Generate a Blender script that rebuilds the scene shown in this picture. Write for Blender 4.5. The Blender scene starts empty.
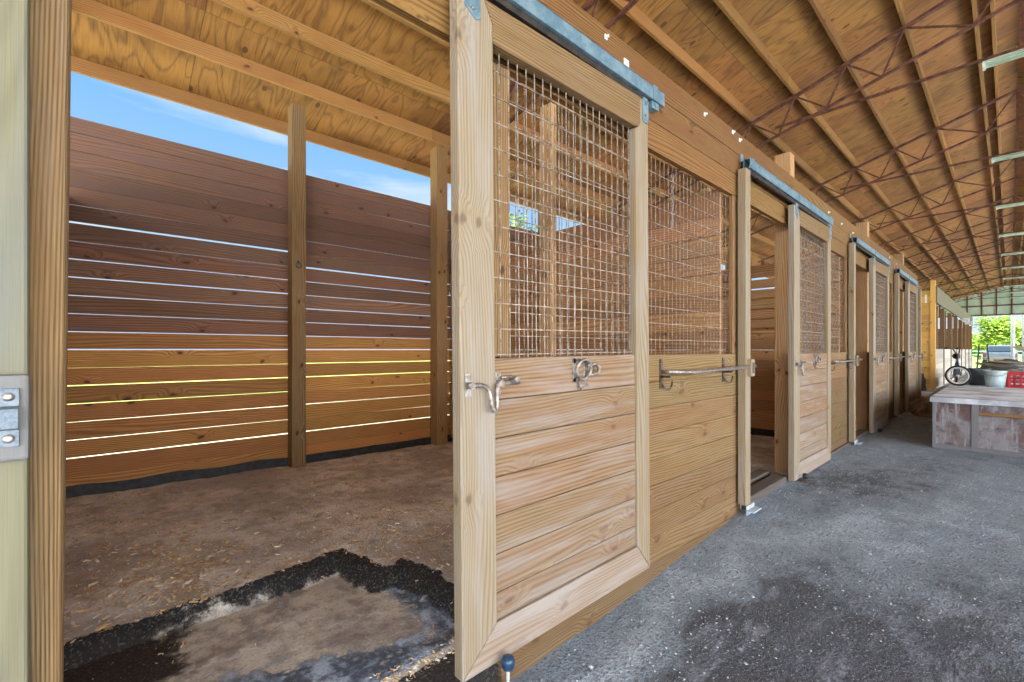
import bpy, math, random
from mathutils import Vector, Matrix, noise
R = random.Random(7)
C = bpy.context.scene.collection
PI = math.pi
ORD = ['first', 'second', 'third', 'fourth', 'fifth', 'sixth', 'seventh', 'eighth', 'ninth', 'tenth', 'eleventh',
       'twelfth', 'thirteenth', 'fourteenth', 'fifteenth', 'sixteenth', 'seventeenth', 'eighteenth', 'nineteenth', 'twentieth']

# ------------------------------------------------------------------ materials
def lin(c):
    return tuple(((x / 255) / 12.92 if x / 255 <= .04045 else ((x / 255 + .055) / 1.055) ** 2.4) for x in c) + (1.0,)

class NT:
    """tiny helper to wire shader nodes"""
    def __init__(s, name):
        s.m = bpy.data.materials.new(name); s.m.use_nodes = True
        s.t = s.m.node_tree; s.b = s.t.nodes['Principled BSDF']
    def n(s, typ, **kw):
        nd = s.t.nodes.new(typ)
        for k, v in kw.items():
            if k.startswith('i_'):
                key = k[2:]
                key = int(key) if key.isdigit() else key.replace('_', ' ')
                s.put(nd.inputs[key], v)
            else:
                setattr(nd, k, v)
        return nd
    def put(s, sock, v):
        if hasattr(v, 'is_output') or isinstance(v, bpy.types.NodeSocket):
            s.t.links.new(v, sock)
        else:
            sock.default_value = v
    def math(s, op, a, b=None, c=None, clamp=False):
        nd = s.t.nodes.new('ShaderNodeMath'); nd.operation = op; nd.use_clamp = clamp
        s.put(nd.inputs[0], a)
        if b is not None: s.put(nd.inputs[1], b)
        if c is not None: s.put(nd.inputs[2], c)
        return nd.outputs[0]
    def mix(s, f, a, b, blend='MIX'):
        nd = s.t.nodes.new('ShaderNodeMix'); nd.data_type = 'RGBA'; nd.blend_type = blend
        s.put(nd.inputs[0], f); s.put(nd.inputs[6], a); s.put(nd.inputs[7], b)
        return nd.outputs[2]
    def ramp(s, v, lo, hi, a=0.0, b=1.0):
        nd = s.t.nodes.new('ShaderNodeMapRange'); nd.interpolation_type = 'SMOOTHSTEP'
        s.put(nd.inputs[0], v)
        for i, x in zip((1, 2, 3, 4), (lo, hi, a, b)): nd.inputs[i].default_value = x
        return nd.outputs[0]
    def vec(s, x, y, z=0.0):
        nd = s.t.nodes.new('ShaderNodeCombineXYZ')
        for i, v in enumerate((x, y, z)): s.put(nd.inputs[i], v)
        return nd.outputs[0]
    def noise(s, vec, scale=1.0, detail=3.0, rough=.55, dist=0.0):
        nd = s.t.nodes.new('ShaderNodeTexNoise')
        s.put(nd.inputs['Vector'], vec); nd.inputs['Scale'].default_value = scale
        nd.inputs['Detail'].default_value = detail; nd.inputs['Roughness'].default_value = rough
        nd.inputs['Distortion'].default_value = dist
        return nd.outputs[0]
    def bump(s, h, strength=.3, dist=.004):
        nd = s.t.nodes.new('ShaderNodeBump'); nd.inputs['Strength'].default_value = strength
        nd.inputs['Distance'].default_value = dist; s.put(nd.inputs['Height'], h)
        s.t.links.new(nd.outputs[0], s.b.inputs['Normal'])
    def done(s, col, rough=.7, metal=0.0):
        s.put(s.b.inputs['Base Color'], col); s.put(s.b.inputs['Roughness'], rough)
        s.b.inputs['Metallic'].default_value = metal
        return s.m

def uvxy(t):
    u = t.n('ShaderNodeUVMap', uv_map='UVMap')
    sp = t.n('ShaderNodeSeparateXYZ', i_0=u.outputs[0])
    return sp.outputs[0], sp.outputs[1]

def wood(name, light, dark, red, grey, greyamt=.3, knots=.5, ring=55, contrast=.6, rough=.72, spread=.45, bump=.35, k=1.0, kd=.85):
    """planks: u runs along the board in metres, v across it; 'tint' differs from board to board"""
    light, dark, red, grey = (tuple(c * k for c in q[:3]) + (1.0,) for q in (light, dark, red, grey))
    t = NT(name)
    u, v = uvxy(t)
    at = t.n('ShaderNodeAttribute', attribute_name='tint')
    ts = t.n('ShaderNodeSeparateColor', i_0=at.outputs['Color'])
    r, g, w = ts.outputs[0], ts.outputs[1], ts.outputs[2]
    # knots
    vo = t.n('ShaderNodeTexVoronoi', voronoi_dimensions='2D', feature='F1')
    wb = t.noise(t.vec(t.math('MULTIPLY', u, 14), t.math('MULTIPLY', v, 22)), 1, 2, .5)
    wb = t.math('MULTIPLY', t.math('SUBTRACT', wb, .5), .22)
    t.put(vo.inputs['Vector'], t.vec(t.math('MULTIPLY_ADD', u, 3.0, wb), t.math('MULTIPLY_ADD', v, 5.2, wb)))
    vo.inputs['Scale'].default_value = 1.0
    vs = t.n('ShaderNodeSeparateColor', i_0=vo.outputs['Color'])
    has = t.math('LESS_THAN', vs.outputs[0], knots)
    d = vo.outputs['Distance']
    infl = t.math('MULTIPLY', t.ramp(d, .0, .42, 1, 0), has)
    core = t.math('MULTIPLY', t.ramp(d, .03, .10, 1, 0), has)
    halo = t.math('MULTIPLY', t.ramp(d, .06, .26, 1, 0), has)
    warp = t.noise(t.vec(t.math('MULTIPLY', u, .4), t.math('MULTIPLY', v, 3.4)), 1, 2, .45)
    ph = t.math('ADD', t.math('MULTIPLY', v, ring), t.math('MULTIPLY', warp, 15.0))
    ph = t.math('ADD', ph, t.math('MULTIPLY', infl, 2.6))
    s1 = t.math('SINE', t.math('MULTIPLY', ph, 2 * PI))
    s1 = t.math('MULTIPLY_ADD', s1, .5, .5)
    s1 = t.math('POWER', s1, 1.6)
    fib = t.noise(t.vec(t.math('MULTIPLY', u, 5), t.math('MULTIPLY', v, 260)), 1, 2, .6)
    big = t.noise(t.vec(t.math('MULTIPLY', u, 1.3), t.math('MULTIPLY', v, 5)), 1, 3, .55)
    kk = t.math('ADD', t.math('MULTIPLY', s1, .75 * contrast), t.math('MULTIPLY', t.ramp(fib, .38, .72), .45 * contrast), clamp=True)
    col = t.mix(kk, light, dark)
    col = t.mix(t.math('MULTIPLY', t.ramp(big, .42, .72), .55), col, red)
    col = t.mix(t.math('MULTIPLY', halo, .55), col, red)
    gn = t.noise(t.vec(t.math('MULTIPLY', u, .8), t.math('MULTIPLY', v, 9)), 1.7, 4, .6)
    col = t.mix(t.math('MULTIPLY', t.math('ADD', t.ramp(gn, .42, .7), w), greyamt, clamp=True), col, grey)
    br = t.math('MULTIPLY_ADD', r, spread, 1 - spread * .5)
    hs = t.n('ShaderNodeHueSaturation')
    t.put(hs.inputs['Hue'], t.math('MULTIPLY_ADD', g, .014, .494)); t.put(hs.inputs['Value'], br); t.put(hs.inputs['Color'], col)
    col = t.mix(t.math('MULTIPLY', core, kd), hs.outputs[0], lin((52, 30, 20)))
    t.bump(t.math('ADD', kk, t.math('MULTIPLY', core, .6)), bump, .0025)
    return t.done(col, rough)

def plywood(name, light, dark, red):
    t = NT(name)
    u, v = uvxy(t)
    at = t.n('ShaderNodeAttribute', attribute_name='tint')
    ts = t.n('ShaderNodeSeparateColor', i_0=at.outputs['Color'])
    wv = t.noise(t.vec(t.math('MULTIPLY', u, .8), t.math('MULTIPLY', v, 3.0)), 1, 2, .5, .5)
    s1 = t.math('POWER', t.math('MULTIPLY_ADD', t.math('SINE', t.math('MULTIPLY', wv, 75)), .5, .5), 4.0)
    fib = t.noise(t.vec(t.math('MULTIPLY', u, 4), t.math('MULTIPLY', v, 90)), 1, 2, .6)
    blot = t.noise(t.vec(u, v), 1.6, 4, .6)
    col = t.mix(t.math('ADD', t.math('MULTIPLY', s1, .42), t.math('MULTIPLY', t.ramp(fib, .4, .75), .35), clamp=True), light, dark)
    col = t.mix(t.math('MULTIPLY', t.ramp(blot, .45, .7), .6), col, red)
    vo = t.n('ShaderNodeTexVoronoi', voronoi_dimensions='2D', feature='F1')
    t.put(vo.inputs['Vector'], t.vec(t.math('MULTIPLY', u, 2.2), t.math('MULTIPLY', v, 3.6))); vo.inputs['Scale'].default_value = 1
    vs = t.n('ShaderNodeSeparateColor', i_0=vo.outputs['Color'])
    plug = t.math('MULTIPLY', t.ramp(vo.outputs['Distance'], .07, .1, 1, 0), t.math('LESS_THAN', vs.outputs[1], .25))
    hs = t.n('ShaderNodeHueSaturation')
    t.put(hs.inputs['Value'], t.math('MULTIPLY_ADD', ts.outputs[0], .36, .82)); t.put(hs.inputs['Hue'], t.math('MULTIPLY_ADD', ts.outputs[1], .02, .49))
    t.put(hs.inputs['Color'], col)
    col = t.mix(t.math('MULTIPLY', plug, .75), hs.outputs[0], lin((60, 38, 22)))
    t.bump(s1, .1, .002)
    return t.done(col, .75)

def metal(name, a, b, rough=.45, metalness=.6, scale=14):
    t = NT(name)
    co = t.n('ShaderNodeTexCoord').outputs['Object']
    n1 = t.noise(co, scale, 4, .6)
    n2 = t.noise(co, scale * 6, 2, .6)
    col = t.mix(t.ramp(t.math('ADD', t.math('MULTIPLY', n1, .7), t.math('MULTIPLY', n2, .3)), .38, .62), a, b)
    t.bump(n2, .12, .001)
    return t.done(col, rough, metalness)

def plain(name, a, b=None, rough=.6, scale=9, bump=.15):
    t = NT(name)
    co = t.n('ShaderNodeTexCoord').outputs['Object']
    n1 = t.noise(co, scale, 4, .6)
    col = t.mix(t.ramp(n1, .38, .64), a, b or a)
    t.bump(n1, bump, .004)
    return t.done(col, rough)

W = {}
W['door'] = wood('pine_door_planks', lin((206, 166, 116)), lin((120, 78, 44)), lin((178, 122, 72)), lin((216, 206, 198)), .5, .34, 60, .8, .72, .35, k=0.475, kd=.35)
W['stile'] = wood('pine_door_frame', lin((206, 186, 148)), lin((146, 114, 76)), lin((186, 154, 106)), lin((206, 198, 190)), .5, .14, 60, .75, .72, .3, k=0.475, kd=.5)
W['panel'] = wood('pine_front_boards', lin((198, 158, 102)), lin((108, 74, 40)), lin((164, 116, 64)), lin((188, 166, 138)), .25, .36, 60, .85, k=0.446, kd=.5)
W['header'] = wood('amber_header_boards', lin((196, 144, 72)), lin((96, 60, 26)), lin((160, 104, 44)), lin((190, 148, 88)), .2, .22, 60, .9, k=0.465)
W['back'] = wood('brown_stall_boards', lin((178, 126, 88)), lin((94, 58, 38)), lin((142, 88, 56)), lin((130, 106, 102)), .45, .24, 55, .8, .7, .5, k=0.645)  # darker wood: the shade on upper back rows is in its colour
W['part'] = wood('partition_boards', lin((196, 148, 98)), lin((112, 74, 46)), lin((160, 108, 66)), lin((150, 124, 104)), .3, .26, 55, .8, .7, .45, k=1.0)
W['backlow'] = wood('lit_low_stall_boards', lin((222, 158, 82)), lin((128, 80, 40)), lin((190, 124, 60)), lin((166, 132, 96)), .15, .26, 55, .8, .7, .45, k=0.840)  # brighter wood for lower back rows: doorway light put into the colour
W['post'] = wood('pine_post', lin((200, 158, 102)), lin((108, 70, 38)), lin((168, 110, 56)), lin((172, 152, 124)), .3, .25, 65, .95, k=0.6)
W['oldpost'] = wood('weathered_post', lin((206, 168, 112)), lin((112, 76, 44)), lin((180, 130, 74)), lin((182, 164, 140)), .35, .03, 130, .95, .75, .2, .5, k=0.645)
W['green'] = wood('treated_greenish_board', lin((180, 172, 128)), lin((134, 122, 78)), lin((156, 146, 78)), lin((160, 164, 156)), .5, .1, 22, .5, .7, .2, k=0.440)
W['litpost'] = wood('brightened_pine_post', lin((214, 176, 120)), lin((134, 92, 52)), lin((186, 130, 74)), lin((196, 178, 148)), .3, .25, 65, .8, k=.9)  # lighter copy of the post wood, light put into its colour
W['oldwhite'] = wood('bleached_block', lin((176, 170, 158)), lin((132, 124, 112)), lin((150, 138, 118)), lin((170, 172, 174)), .6, .1, 60, .6, k=.42)
W['purlin'] = wood('rafter_lumber', lin((200, 148, 80)), lin((128, 82, 38)), lin((166, 106, 46)), lin((160, 134, 98)), .2, .25, 60, .7, k=0.62)
W['yellow'] = wood('new_yellow_boards', lin((222, 178, 98)), lin((176, 124, 56)), lin((206, 150, 70)), lin((214, 184, 130)), .15, .4, 60, .5, k=.95)
W['white'] = wood('white_washed_boards', lin((206, 198, 184)), lin((172, 160, 142)), lin((186, 172, 148)), lin((210, 210, 208)), .6, .2, 60, .4, k=.9)
W['sill'] = wood('dark_sill_wood', lin((112, 100, 90)), lin((64, 56, 50)), lin((88, 70, 56)), lin((110, 106, 104)), .4, .2, 50, .7, k=.8)
W['greyboard'] = wood('grey_weathered_boards', lin((150, 148, 148)), lin((92, 90, 92)), lin((122, 102, 94)), lin((156, 160, 170)), .5, .2, 60, .7, k=.75)
PLY = plywood('roof_plywood', lin((160, 112, 56)), lin((70, 44, 20)), lin((100, 64, 28)))
GALV = metal('galvanised_steel', lin((98, 130, 146)), lin((130, 156, 168)), .5, .35)
WORN = metal('worn_galvanised_strike', lin((84, 100, 114)), lin((122, 132, 140)), .5, .4, 30)
DARKSTEEL = metal('dark_track_steel', lin((46, 42, 40)), lin((74, 66, 60)), .55, .4)
RUST = metal('rust_red_steel', lin((116, 72, 56)), lin((72, 42, 32)), .65, .15)
WIRE = metal('wire_mesh_steel', lin((178, 168, 156)), lin((112, 94, 78)), .5, .3, 30)
STEEL = metal('worn_steel', lin((172, 166, 160)), lin((120, 108, 98)), .42, .6, 40)
OLDSTEEL = metal('old_dark_steel', lin((112, 98, 92)), lin((70, 56, 50)), .5, .5, 40)
RUBBER = plain('black_rubber', lin((26, 27, 30)), lin((46, 48, 52)), .6, 22, .3)
WHITE = plain('white_plastic', lin((232, 234, 232)), lin((206, 210, 208)), .5)
BLUE = plain('dark_blue_rubber', lin((28, 56, 84)), lin((40, 74, 104)), .3)
MINT = plain('lamp_enamel', lin((214, 232, 220)), lin((196, 216, 204)), .4)
RED = plain('red_plastic', lin((206, 36, 44)), lin((166, 24, 34)), .45)
BLACK = plain('black_tyre', lin((24, 24, 26)), lin((36, 36, 38)), .6)
PALE = plain('pale_alloy', lin((210, 214, 216)), lin((180, 186, 190)), .35)
GUIDE = plain('bleached_guide', lin((176, 190, 200)), lin((140, 154, 166)), .6)
STONE = plain('pale_stone', lin((196, 198, 200)), lin((156, 160, 164)), .8)

# ------------------------------------------------------------------ mesh building
class MB:
    def __init__(s): s.v = []; s.f = []; s.uv = []; s.t = []; s.sm = []
    def face(s, idx, uvs, tint, smooth=False):
        s.f.append(idx); s.uv.append(uvs); s.t.append(tint); s.sm.append(smooth)
    def box(s, x0, x1, y0, y1, z0, z1, ax='x', tint=None, M=None):
        """a board; ax = the direction its grain runs"""
        b = len(s.v)
        P = [Vector((x, y, z)) for x in (x0, x1) for y in (y0, y1) for z in (z0, z1)]
        tint = tint or (R.random(), R.random(), 0.0)
        ou, ov = R.uniform(0, 60), R.uniform(0, 60)
        g = 'xyz'.index(ax)
        F = [((0, 1, 3, 2), 0), ((4, 6, 7, 5), 0), ((0, 4, 5, 1), 1), ((2, 3, 7, 6), 1), ((0, 2, 6, 4), 2), ((1, 5, 7, 3), 2)]
        for idx, nrm in F:
            oth = [a for a in range(3) if a != nrm]
            if nrm == g: ua, va = oth
            else: ua = g; va = [a for a in oth if a != g][0]
            uv = []
            for i in idx:
                q = P[i]
                uu = q[ua] * (.15 if nrm == g else 1)
                uv.append((uu + ou, q[va] + ov + .013 * nrm))
            s.face(tuple(b + i for i in idx), uv, tint)
        s.v += [tuple(M @ p) if M else tuple(p) for p in P]
    def bar(s, p0, p1, w, h=None, tint=None, roll=0):
        """square bar between two points"""
        p0, p1 = Vector(p0), Vector(p1); h = h or w
        d = p1 - p0; L = d.length
        q = d.to_track_quat('X', 'Z').to_matrix().to_4x4()
        M = Matrix.Translation(p0) @ q @ Matrix.Rotation(roll, 4, 'X')
        s.box(0, L, -w / 2, w / 2, -h / 2, h / 2, 'x', tint, M)
    def tube(s, pts, r, n=8, cap=True, tint=None):
        pts = [Vector(p) for p in pts]; tint = tint or (.5, .5, 0)
        rs = r if isinstance(r, (list, tuple)) else [r] * len(pts)
        b = len(s.v); up = Vector((0, 0, 1)); L = 0
        prev = None
        for i, p in enumerate(pts):
            d = (pts[min(i + 1, len(pts) - 1)] - pts[max(i - 1, 0)]).normalized()
            if prev is None:
                a = d.cross(up)
                if a.length < .05: a = d.cross(Vector((1, 0, 0)))
                a.normalize()
            else:
                a = (prev - d * prev.dot(d)).normalized()
            prev = a; c = d.cross(a)
            for k in range(n):
                an = 2 * PI * k / n
                s.v.append(tuple(p + (a * math.cos(an) + c * math.sin(an)) * rs[i]))
        for i in range(len(pts) - 1):
            l0 = L; L += (pts[i + 1] - pts[i]).length
            for k in range(n):
                k2 = (k + 1) % n
                s.face((b + i * n + k, b + (i + 1) * n + k, b + (i + 1) * n + k2, b + i * n + k2),
                       [(l0, k * .02), (L, k * .02), (L, k * .02 + .02), (l0, k * .02 + .02)], tint, True)
        if cap:
            for o, rev in ((b, False), (b + (len(pts) - 1) * n, True)):
                idx = tuple(range(o, o + n)); idx = idx[::-1] if rev else idx
                s.face(idx, [(0, 0)] * n, tint)
    def lathe(s, prof, cx, cy, n=20, M=None, tint=None, caps=True):
        """profile of (radius, z) turned round a vertical axis"""
        b = len(s.v); tint = tint or (.5, .5, 0)
        for r, z in prof:
            for k in range(n):
                a = 2 * PI * k / n
                p = Vector((cx + r * math.cos(a), cy + r * math.sin(a), z))
                s.v.append(tuple(M @ p) if M else tuple(p))
        for i in range(len(prof) - 1):
            for k in range(n):
                k2 = (k + 1) % n
                s.face((b + i * n + k, b + i * n + k2, b + (i + 1) * n + k2, b + (i + 1) * n + k), [(0, 0), (.1, 0), (.1, .1), (0, .1)], tint, True)
        if caps:
            s.face(tuple(range(b + n - 1, b - 1, -1)), [(0, 0)] * n, tint)
            o = b + (len(prof) - 1) * n
            s.face(tuple(range(o, o + n)), [(0, 0)] * n, tint)
    def prism(s, poly, y0, y1, ax='x', tint=None, M=None, plane='xz'):
        """outline in x-z (or y-z) given a thickness"""
        b = len(s.v); n = len(poly); tint = tint or (R.random(), R.random(), 0)
        ou, ov = R.uniform(0, 60), R.uniform(0, 60); th = abs(y1 - y0)
        def P(a, z, y): return Vector((a, y, z)) if plane == 'xz' else Vector((y, a, z))
        for y in (y0, y1):
            for a, z in poly: p = P(a, z, y); s.v.append(tuple(M @ p) if M else tuple(p))
        def uv(a, z): return (a + ou, z + ov) if ax == 'x' else (z + ou, a + ov)
        s.face(tuple(range(b, b + n)), [uv(*q) for q in poly], tint)
        s.face(tuple(range(b + 2 * n - 1, b + n - 1, -1)), [uv(*q) for q in poly[::-1]], tint)
        for i in range(n):
            j = (i + 1) % n
            s.face((b + i, b + n + i, b + n + j, b + j), [uv(*poly[i]), (uv(*poly[i])[0], uv(*poly[i])[1] + th), (uv(*poly[j])[0], uv(*poly[j])[1] + th), uv(*poly[j])], tint)
    def build(s, name, mat, parent=None, bevel=0, origin=None):
        o_ = Vector((0, 0, 0))
        if parent is not None:
            q = parent
            while q: o_ += q.location; q = q.parent
        elif origin is not None: o_ = Vector(origin)
        elif s.v:
            xs, ys, zs = zip(*s.v)
            o_ = Vector(((min(xs) + max(xs)) / 2, (min(ys) + max(ys)) / 2, min(zs)))
        me = bpy.data.meshes.new(name)
        me.from_pydata([(x - o_.x, y - o_.y, z - o_.z) for x, y, z in s.v], [], s.f)
        me.uv_layers.new(name='UVMap'); me.color_attributes.new('tint', 'FLOAT_COLOR', 'CORNER')
        ul = me.uv_layers['UVMap']; ca = me.color_attributes['tint']
        uvs = [c for f in s.uv for p in f for c in p]
        ul.data.foreach_set('uv', uvs)
        cols = [c for f, t in zip(s.f, s.t) for _ in f for c in (t[0], t[1], t[2], 1.0)]
        ca.data.foreach_set('color', cols)
        me.polygons.foreach_set('use_smooth', s.sm)
        me.materials.append(mat)
        import bmesh
        bm = bmesh.new(); bm.from_mesh(me); bmesh.ops.recalc_face_normals(bm, faces=bm.faces); bm.to_mesh(me); bm.free()
        ob = bpy.data.objects.new(name, me); C.objects.link(ob)
        if parent is not None: ob.parent = parent
        else: ob.location = o_
        if bevel:
            md = ob.modifiers.new('edge', 'BEVEL'); md.width = bevel; md.segments = 2; md.limit_method = 'ANGLE'; md.angle_limit = .7
        return ob

def thing(name, label, cat, loc=(0, 0, 0), group=None):
    o = bpy.data.objects.new(name, None); C.objects.link(o); o.location = loc; o.empty_display_size = .1
    o['label'] = label; o['category'] = cat
    if group: o['group'] = group
    return o
def tag(o, label, cat, group=None, kind=None):
    o['label'] = label; o['category'] = cat
    if group: o['group'] = group
    if kind: o['kind'] = kind
    return o
def struct(o): o['kind'] = 'structure'; return o

# ------------------------------------------------------------------ layout (metres; camera above the origin looking along +x/+y)
BAY = 3.66
BL = [-2.68, .979, 4.73, 8.32, 11.70]
XPL = [-.30, 3.62, 7.16, 10.60, 13.62]
def B(i): return BL[i + 1]                 # leading edge of the sliding door of stall i
def XP(i): return XPL[i + 1]               # front post closing the fixed panel of stall i
def PX(i): return -3.87 if i < -1 else -.21 if i < 0 else XP(i) - .17   # partition after stall i
NB = 4
YF = 1.42                                  # front wall plane
YB = 5.0                                   # back wall plane
RY = -.08                                  # ridge
def roof_z(y): return 5.34 - .3 * abs(y - RY) + .3 * abs(RY) * 0   # underside of the rafters
PD = .13                                   # rafter depth
def sstep(a, b, x):
    t = max(0, min(1, (x - a) / (b - a))); return t * t * (3 - 2 * t)
def zg(x, y):
    base = -.19 + .19 * sstep(.6, 5.2, x)
    n = .018 * noise.noise(Vector((x * 1.1, y * 1.3, 0))) + .008 * noise.noise(Vector((x * 4, y * 4, 3))) + .004 * noise.noise(Vector((x * 11, y * 11, 5)))
    fade = 1 if x < 12 else .3
    return base + n * fade

# ------------------------------------------------------------------ ground
def grid(name, xs, ys, zf, mat, attr=None, kind='structure'):
    v = []; f = []; nx, ny = len(xs), len(ys); cols = []
    for x in xs:
        for y in ys:
            v.append((x, y, zf(x, y)))
            if attr: cols += list(attr(x, y)) + [1.0]
    for i in range(nx - 1):
        for j in range(ny - 1):
            f.append((i * ny + j, (i + 1) * ny + j, (i + 1) * ny + j + 1, i * ny + j + 1))
    me = bpy.data.meshes.new(name); me.from_pydata(v, [], f)
    if attr:
        ca = me.color_attributes.new('soil', 'FLOAT_COLOR', 'POINT'); ca.data.foreach_set('color', cols)
    me.polygons.foreach_set('use_smooth', [True] * len(f)); me.materials.append(mat)
    o = bpy.data.objects.new(name, me); C.objects.link(o); o['kind'] = kind
    return o
def span(a, b, step):
    n = max(1, int(round((b - a) / step))); return [a + (b - a) * k / n for k in range(n + 1)]

def aisle_mat():
    t = NT('packed_grit_aisle')
    co = t.n('ShaderNodeTexCoord').outputs['Object']
    big = t.noise(co, .9, 5, .62, .4); mid = t.noise(co, 5, 5, .65); fine = t.noise(co, 60, 3, .7)
    sp = t.n('ShaderNodeMapping', i_Vector=co); sp.inputs['Scale'].default_value = (1, 3.2, 1); sp.inputs['Rotation'].default_value = (0, 0, .5)
    streak = t.noise(sp.outputs[0], 3.0, 5, .65, .3)
    at = t.n('ShaderNodeAttribute', attribute_name='soil'); sa = t.n('ShaderNodeSeparateColor', i_0=at.outputs['Color'])
    pm = t.math('ADD', sa.outputs[0], t.math('MULTIPLY', t.math('SUBTRACT', mid, .5), .9))
    pm = t.math('ADD', pm, t.math('MULTIPLY', t.math('SUBTRACT', big, .5), .5))
    col = t.mix(t.ramp(pm, .18, .52), lin((80, 85, 94)), lin((134, 148, 162)))
    col = t.mix(t.ramp(pm, .55, .95), col, lin((174, 189, 203)))
    col = t.mix(t.math('MULTIPLY', t.ramp(streak, .5, .68), .5), col, lin((168, 178, 196)))
    col = t.mix(t.math('MULTIPLY', t.ramp(fine, .5, .64), .6), col, lin((62, 65, 71)))
    grit = t.noise(co, 170, 2, .7)
    col = t.mix(t.math('MULTIPLY', t.ramp(grit, .54, .7), .55), col, lin((196, 205, 220)))
    vo = t.n('ShaderNodeTexVoronoi', feature='F1'); t.put(vo.inputs['Vector'], co); vo.inputs['Scale'].default_value = 55
    vs = t.n('ShaderNodeSeparateColor', i_0=vo.outputs['Color'])
    chip = t.math('MULTIPLY', t.ramp(vo.outputs['Distance'], .2, .32, 1, 0), t.math('LESS_THAN', vs.outputs[0], .09))
    col = t.mix(t.math('MULTIPLY', chip, .6), col, lin((186, 192, 200)))
    t.bump(t.math('ADD', t.math('ADD', t.math('MULTIPLY', mid, .8), t.math('MULTIPLY', fine, .9)), t.math('MULTIPLY', chip, .4)), .9, .03)
    return t.done(col, .85)
def stall_mat():
    t = NT('stall_soil')
    co = t.n('ShaderNodeTexCoord').outputs['Object']
    at = t.n('ShaderNodeAttribute', attribute_name='soil'); s = t.n('ShaderNodeSeparateColor', i_0=at.outputs['Color'])
    big = t.noise(co, 1.6, 5, .6, .3); mid = t.noise(co, 9, 5, .65); fine = t.noise(co, 75, 3, .7)
    dirt = t.mix(t.ramp(big, .38, .64), lin((184, 184, 186)), lin((236, 238, 240)))
    dirt = t.mix(t.math('MULTIPLY', t.ramp(mid, .46, .66), .65), dirt, lin((150, 148, 146)))
    lowd = t.mix(t.ramp(mid, .4, .62), lin((206, 202, 194)), lin((150, 146, 142)))
    lowd = t.mix(t.math('MULTIPLY', t.ramp(big, .45, .7), .5), lowd, lin((112, 104, 100)))
    mat_ = t.mix(t.ramp(mid, .42, .62), lin((70, 84, 104)), lin((170, 188, 212)))
    blk = t.mix(t.ramp(fine, .5, .8), lin((20, 20, 23)), lin((74, 76, 82)))
    wob = t.math('MULTIPLY', t.math('SUBTRACT', mid, .5), .14)
    wob = t.math('ADD', wob, t.math('MULTIPLY', t.math('SUBTRACT', fine, .5), .05))
    sd = t.math('ADD', t.math('SUBTRACT', s.outputs[0], .53), wob)
    e1 = t.ramp(t.math('MULTIPLY_ADD', t.math('SUBTRACT', mid, .5), 1.4, s.outputs[2]), .15, .35)
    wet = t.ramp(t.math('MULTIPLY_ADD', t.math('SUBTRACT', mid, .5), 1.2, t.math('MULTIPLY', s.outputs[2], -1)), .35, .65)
    low = t.mix(e1, lowd, mat_)
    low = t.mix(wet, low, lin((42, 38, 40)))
    bank = t.math('MULTIPLY', t.ramp(sd, -.012, .0, 1, 0), t.ramp(t.math('ADD', sd, s.outputs[1]), -.035, -.005))
    col = t.mix(t.ramp(sd, -.012, .004), low, dirt)
    col = t.mix(bank, col, blk)
    col = t.mix(t.math('MULTIPLY', t.ramp(fine, .5, .7), .5), col, lin((118, 110, 102)))
    t.bump(t.math('ADD', mid, t.math('MULTIPLY', fine, .7)), .8, .02)
    return t.done(col, .88)
AISLE = aisle_mat(); SOIL = stall_mat()
ysf = span(-6, -.6, .35)[:-1] + span(-.6, 1.5, .05)
xsf = span(-4, .2, .3)[:-1] + span(.2, 5.5, .05)[:-1] + span(5.5, 12, .2)[:-1] + span(12, 46, 1.0)
BLOBS = [(2.4, .72, .85, .40, -1.3), (1.6, .35, .6, .4, -.9), (2.9, .05, .9, .35, -.7), (5.2, .98, .75, .3, -.8), (5.9, .55, 1.1, .22, -.35), (3.9, .75, .9, .32, .8), (4.6, .25, 1.3, .3, .45), (1.3, 1.2, 1.6, .17, .9), (3.0, 1.2, 1.0, .15, .6),
         (4.2, 1.05, .35, .12, -.5), (7.5, 1.1, 1.2, .3, .3)]
def aisle_attr(x, y):
    q = .5
    xx = x + .25 * noise.noise(Vector((x * 2.1, y * 2.1, 20))); yy = y + .22 * noise.noise(Vector((x * 2.1, y * 2.1, 30)))
    for bx, by, rx, ry, a in BLOBS: q += .42 * a * math.exp(-((xx - bx) / rx) ** 2 - ((yy - by) / ry) ** 2)
    return (max(0, min(1, q)), max(0, min(1, sstep(1.05, 1.4, yy))), 0)
o = grid('floor', xsf, ysf, zg, AISLE, aisle_attr)

# floor of the first stall: a bedding layer broken open towards the door
EDGE = [(-.6, 2.57), (-.09, 2.585), (.1, 2.615), (.29, 2.62), (.54, 2.61), (.83, 2.65), (.97, 2.69), (1.07, 2.69), (1.12, 2.54), (1.155, 2.35),
        (1.225, 2.31), (1.30, 2.335), (1.315, 2.15), (1.33, 1.92), (1.36, 1.75), (1.5, 1.55), (1.7, 1.3)]
def edge_sd(x, y):
    best = 9; inside = False
    for (ax, ay), (bx, by) in zip(EDGE[:-1], EDGE[1:]):
        dx, dy = bx - ax, by - ay; t = max(0, min(1, ((x - ax) * dx + (y - ay) * dy) / (dx * dx + dy * dy)))
        best = min(best, math.hypot(x - ax - t * dx, y - ay - t * dy))
    poly = EDGE + [(-.6, 1.3)]
    j = len(poly) - 1
    for i in range(len(poly)):
        (xi, yi), (xj, yj) = poly[i], poly[j]
        if (yi > y) != (yj > y) and x < (xj - xi) * (y - yi) / (yj - yi) + xi: inside = not inside
        j = i
    return -best if inside else best
def bank_w(x): return .03 + .075 * sstep(.45, .95, x)
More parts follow.
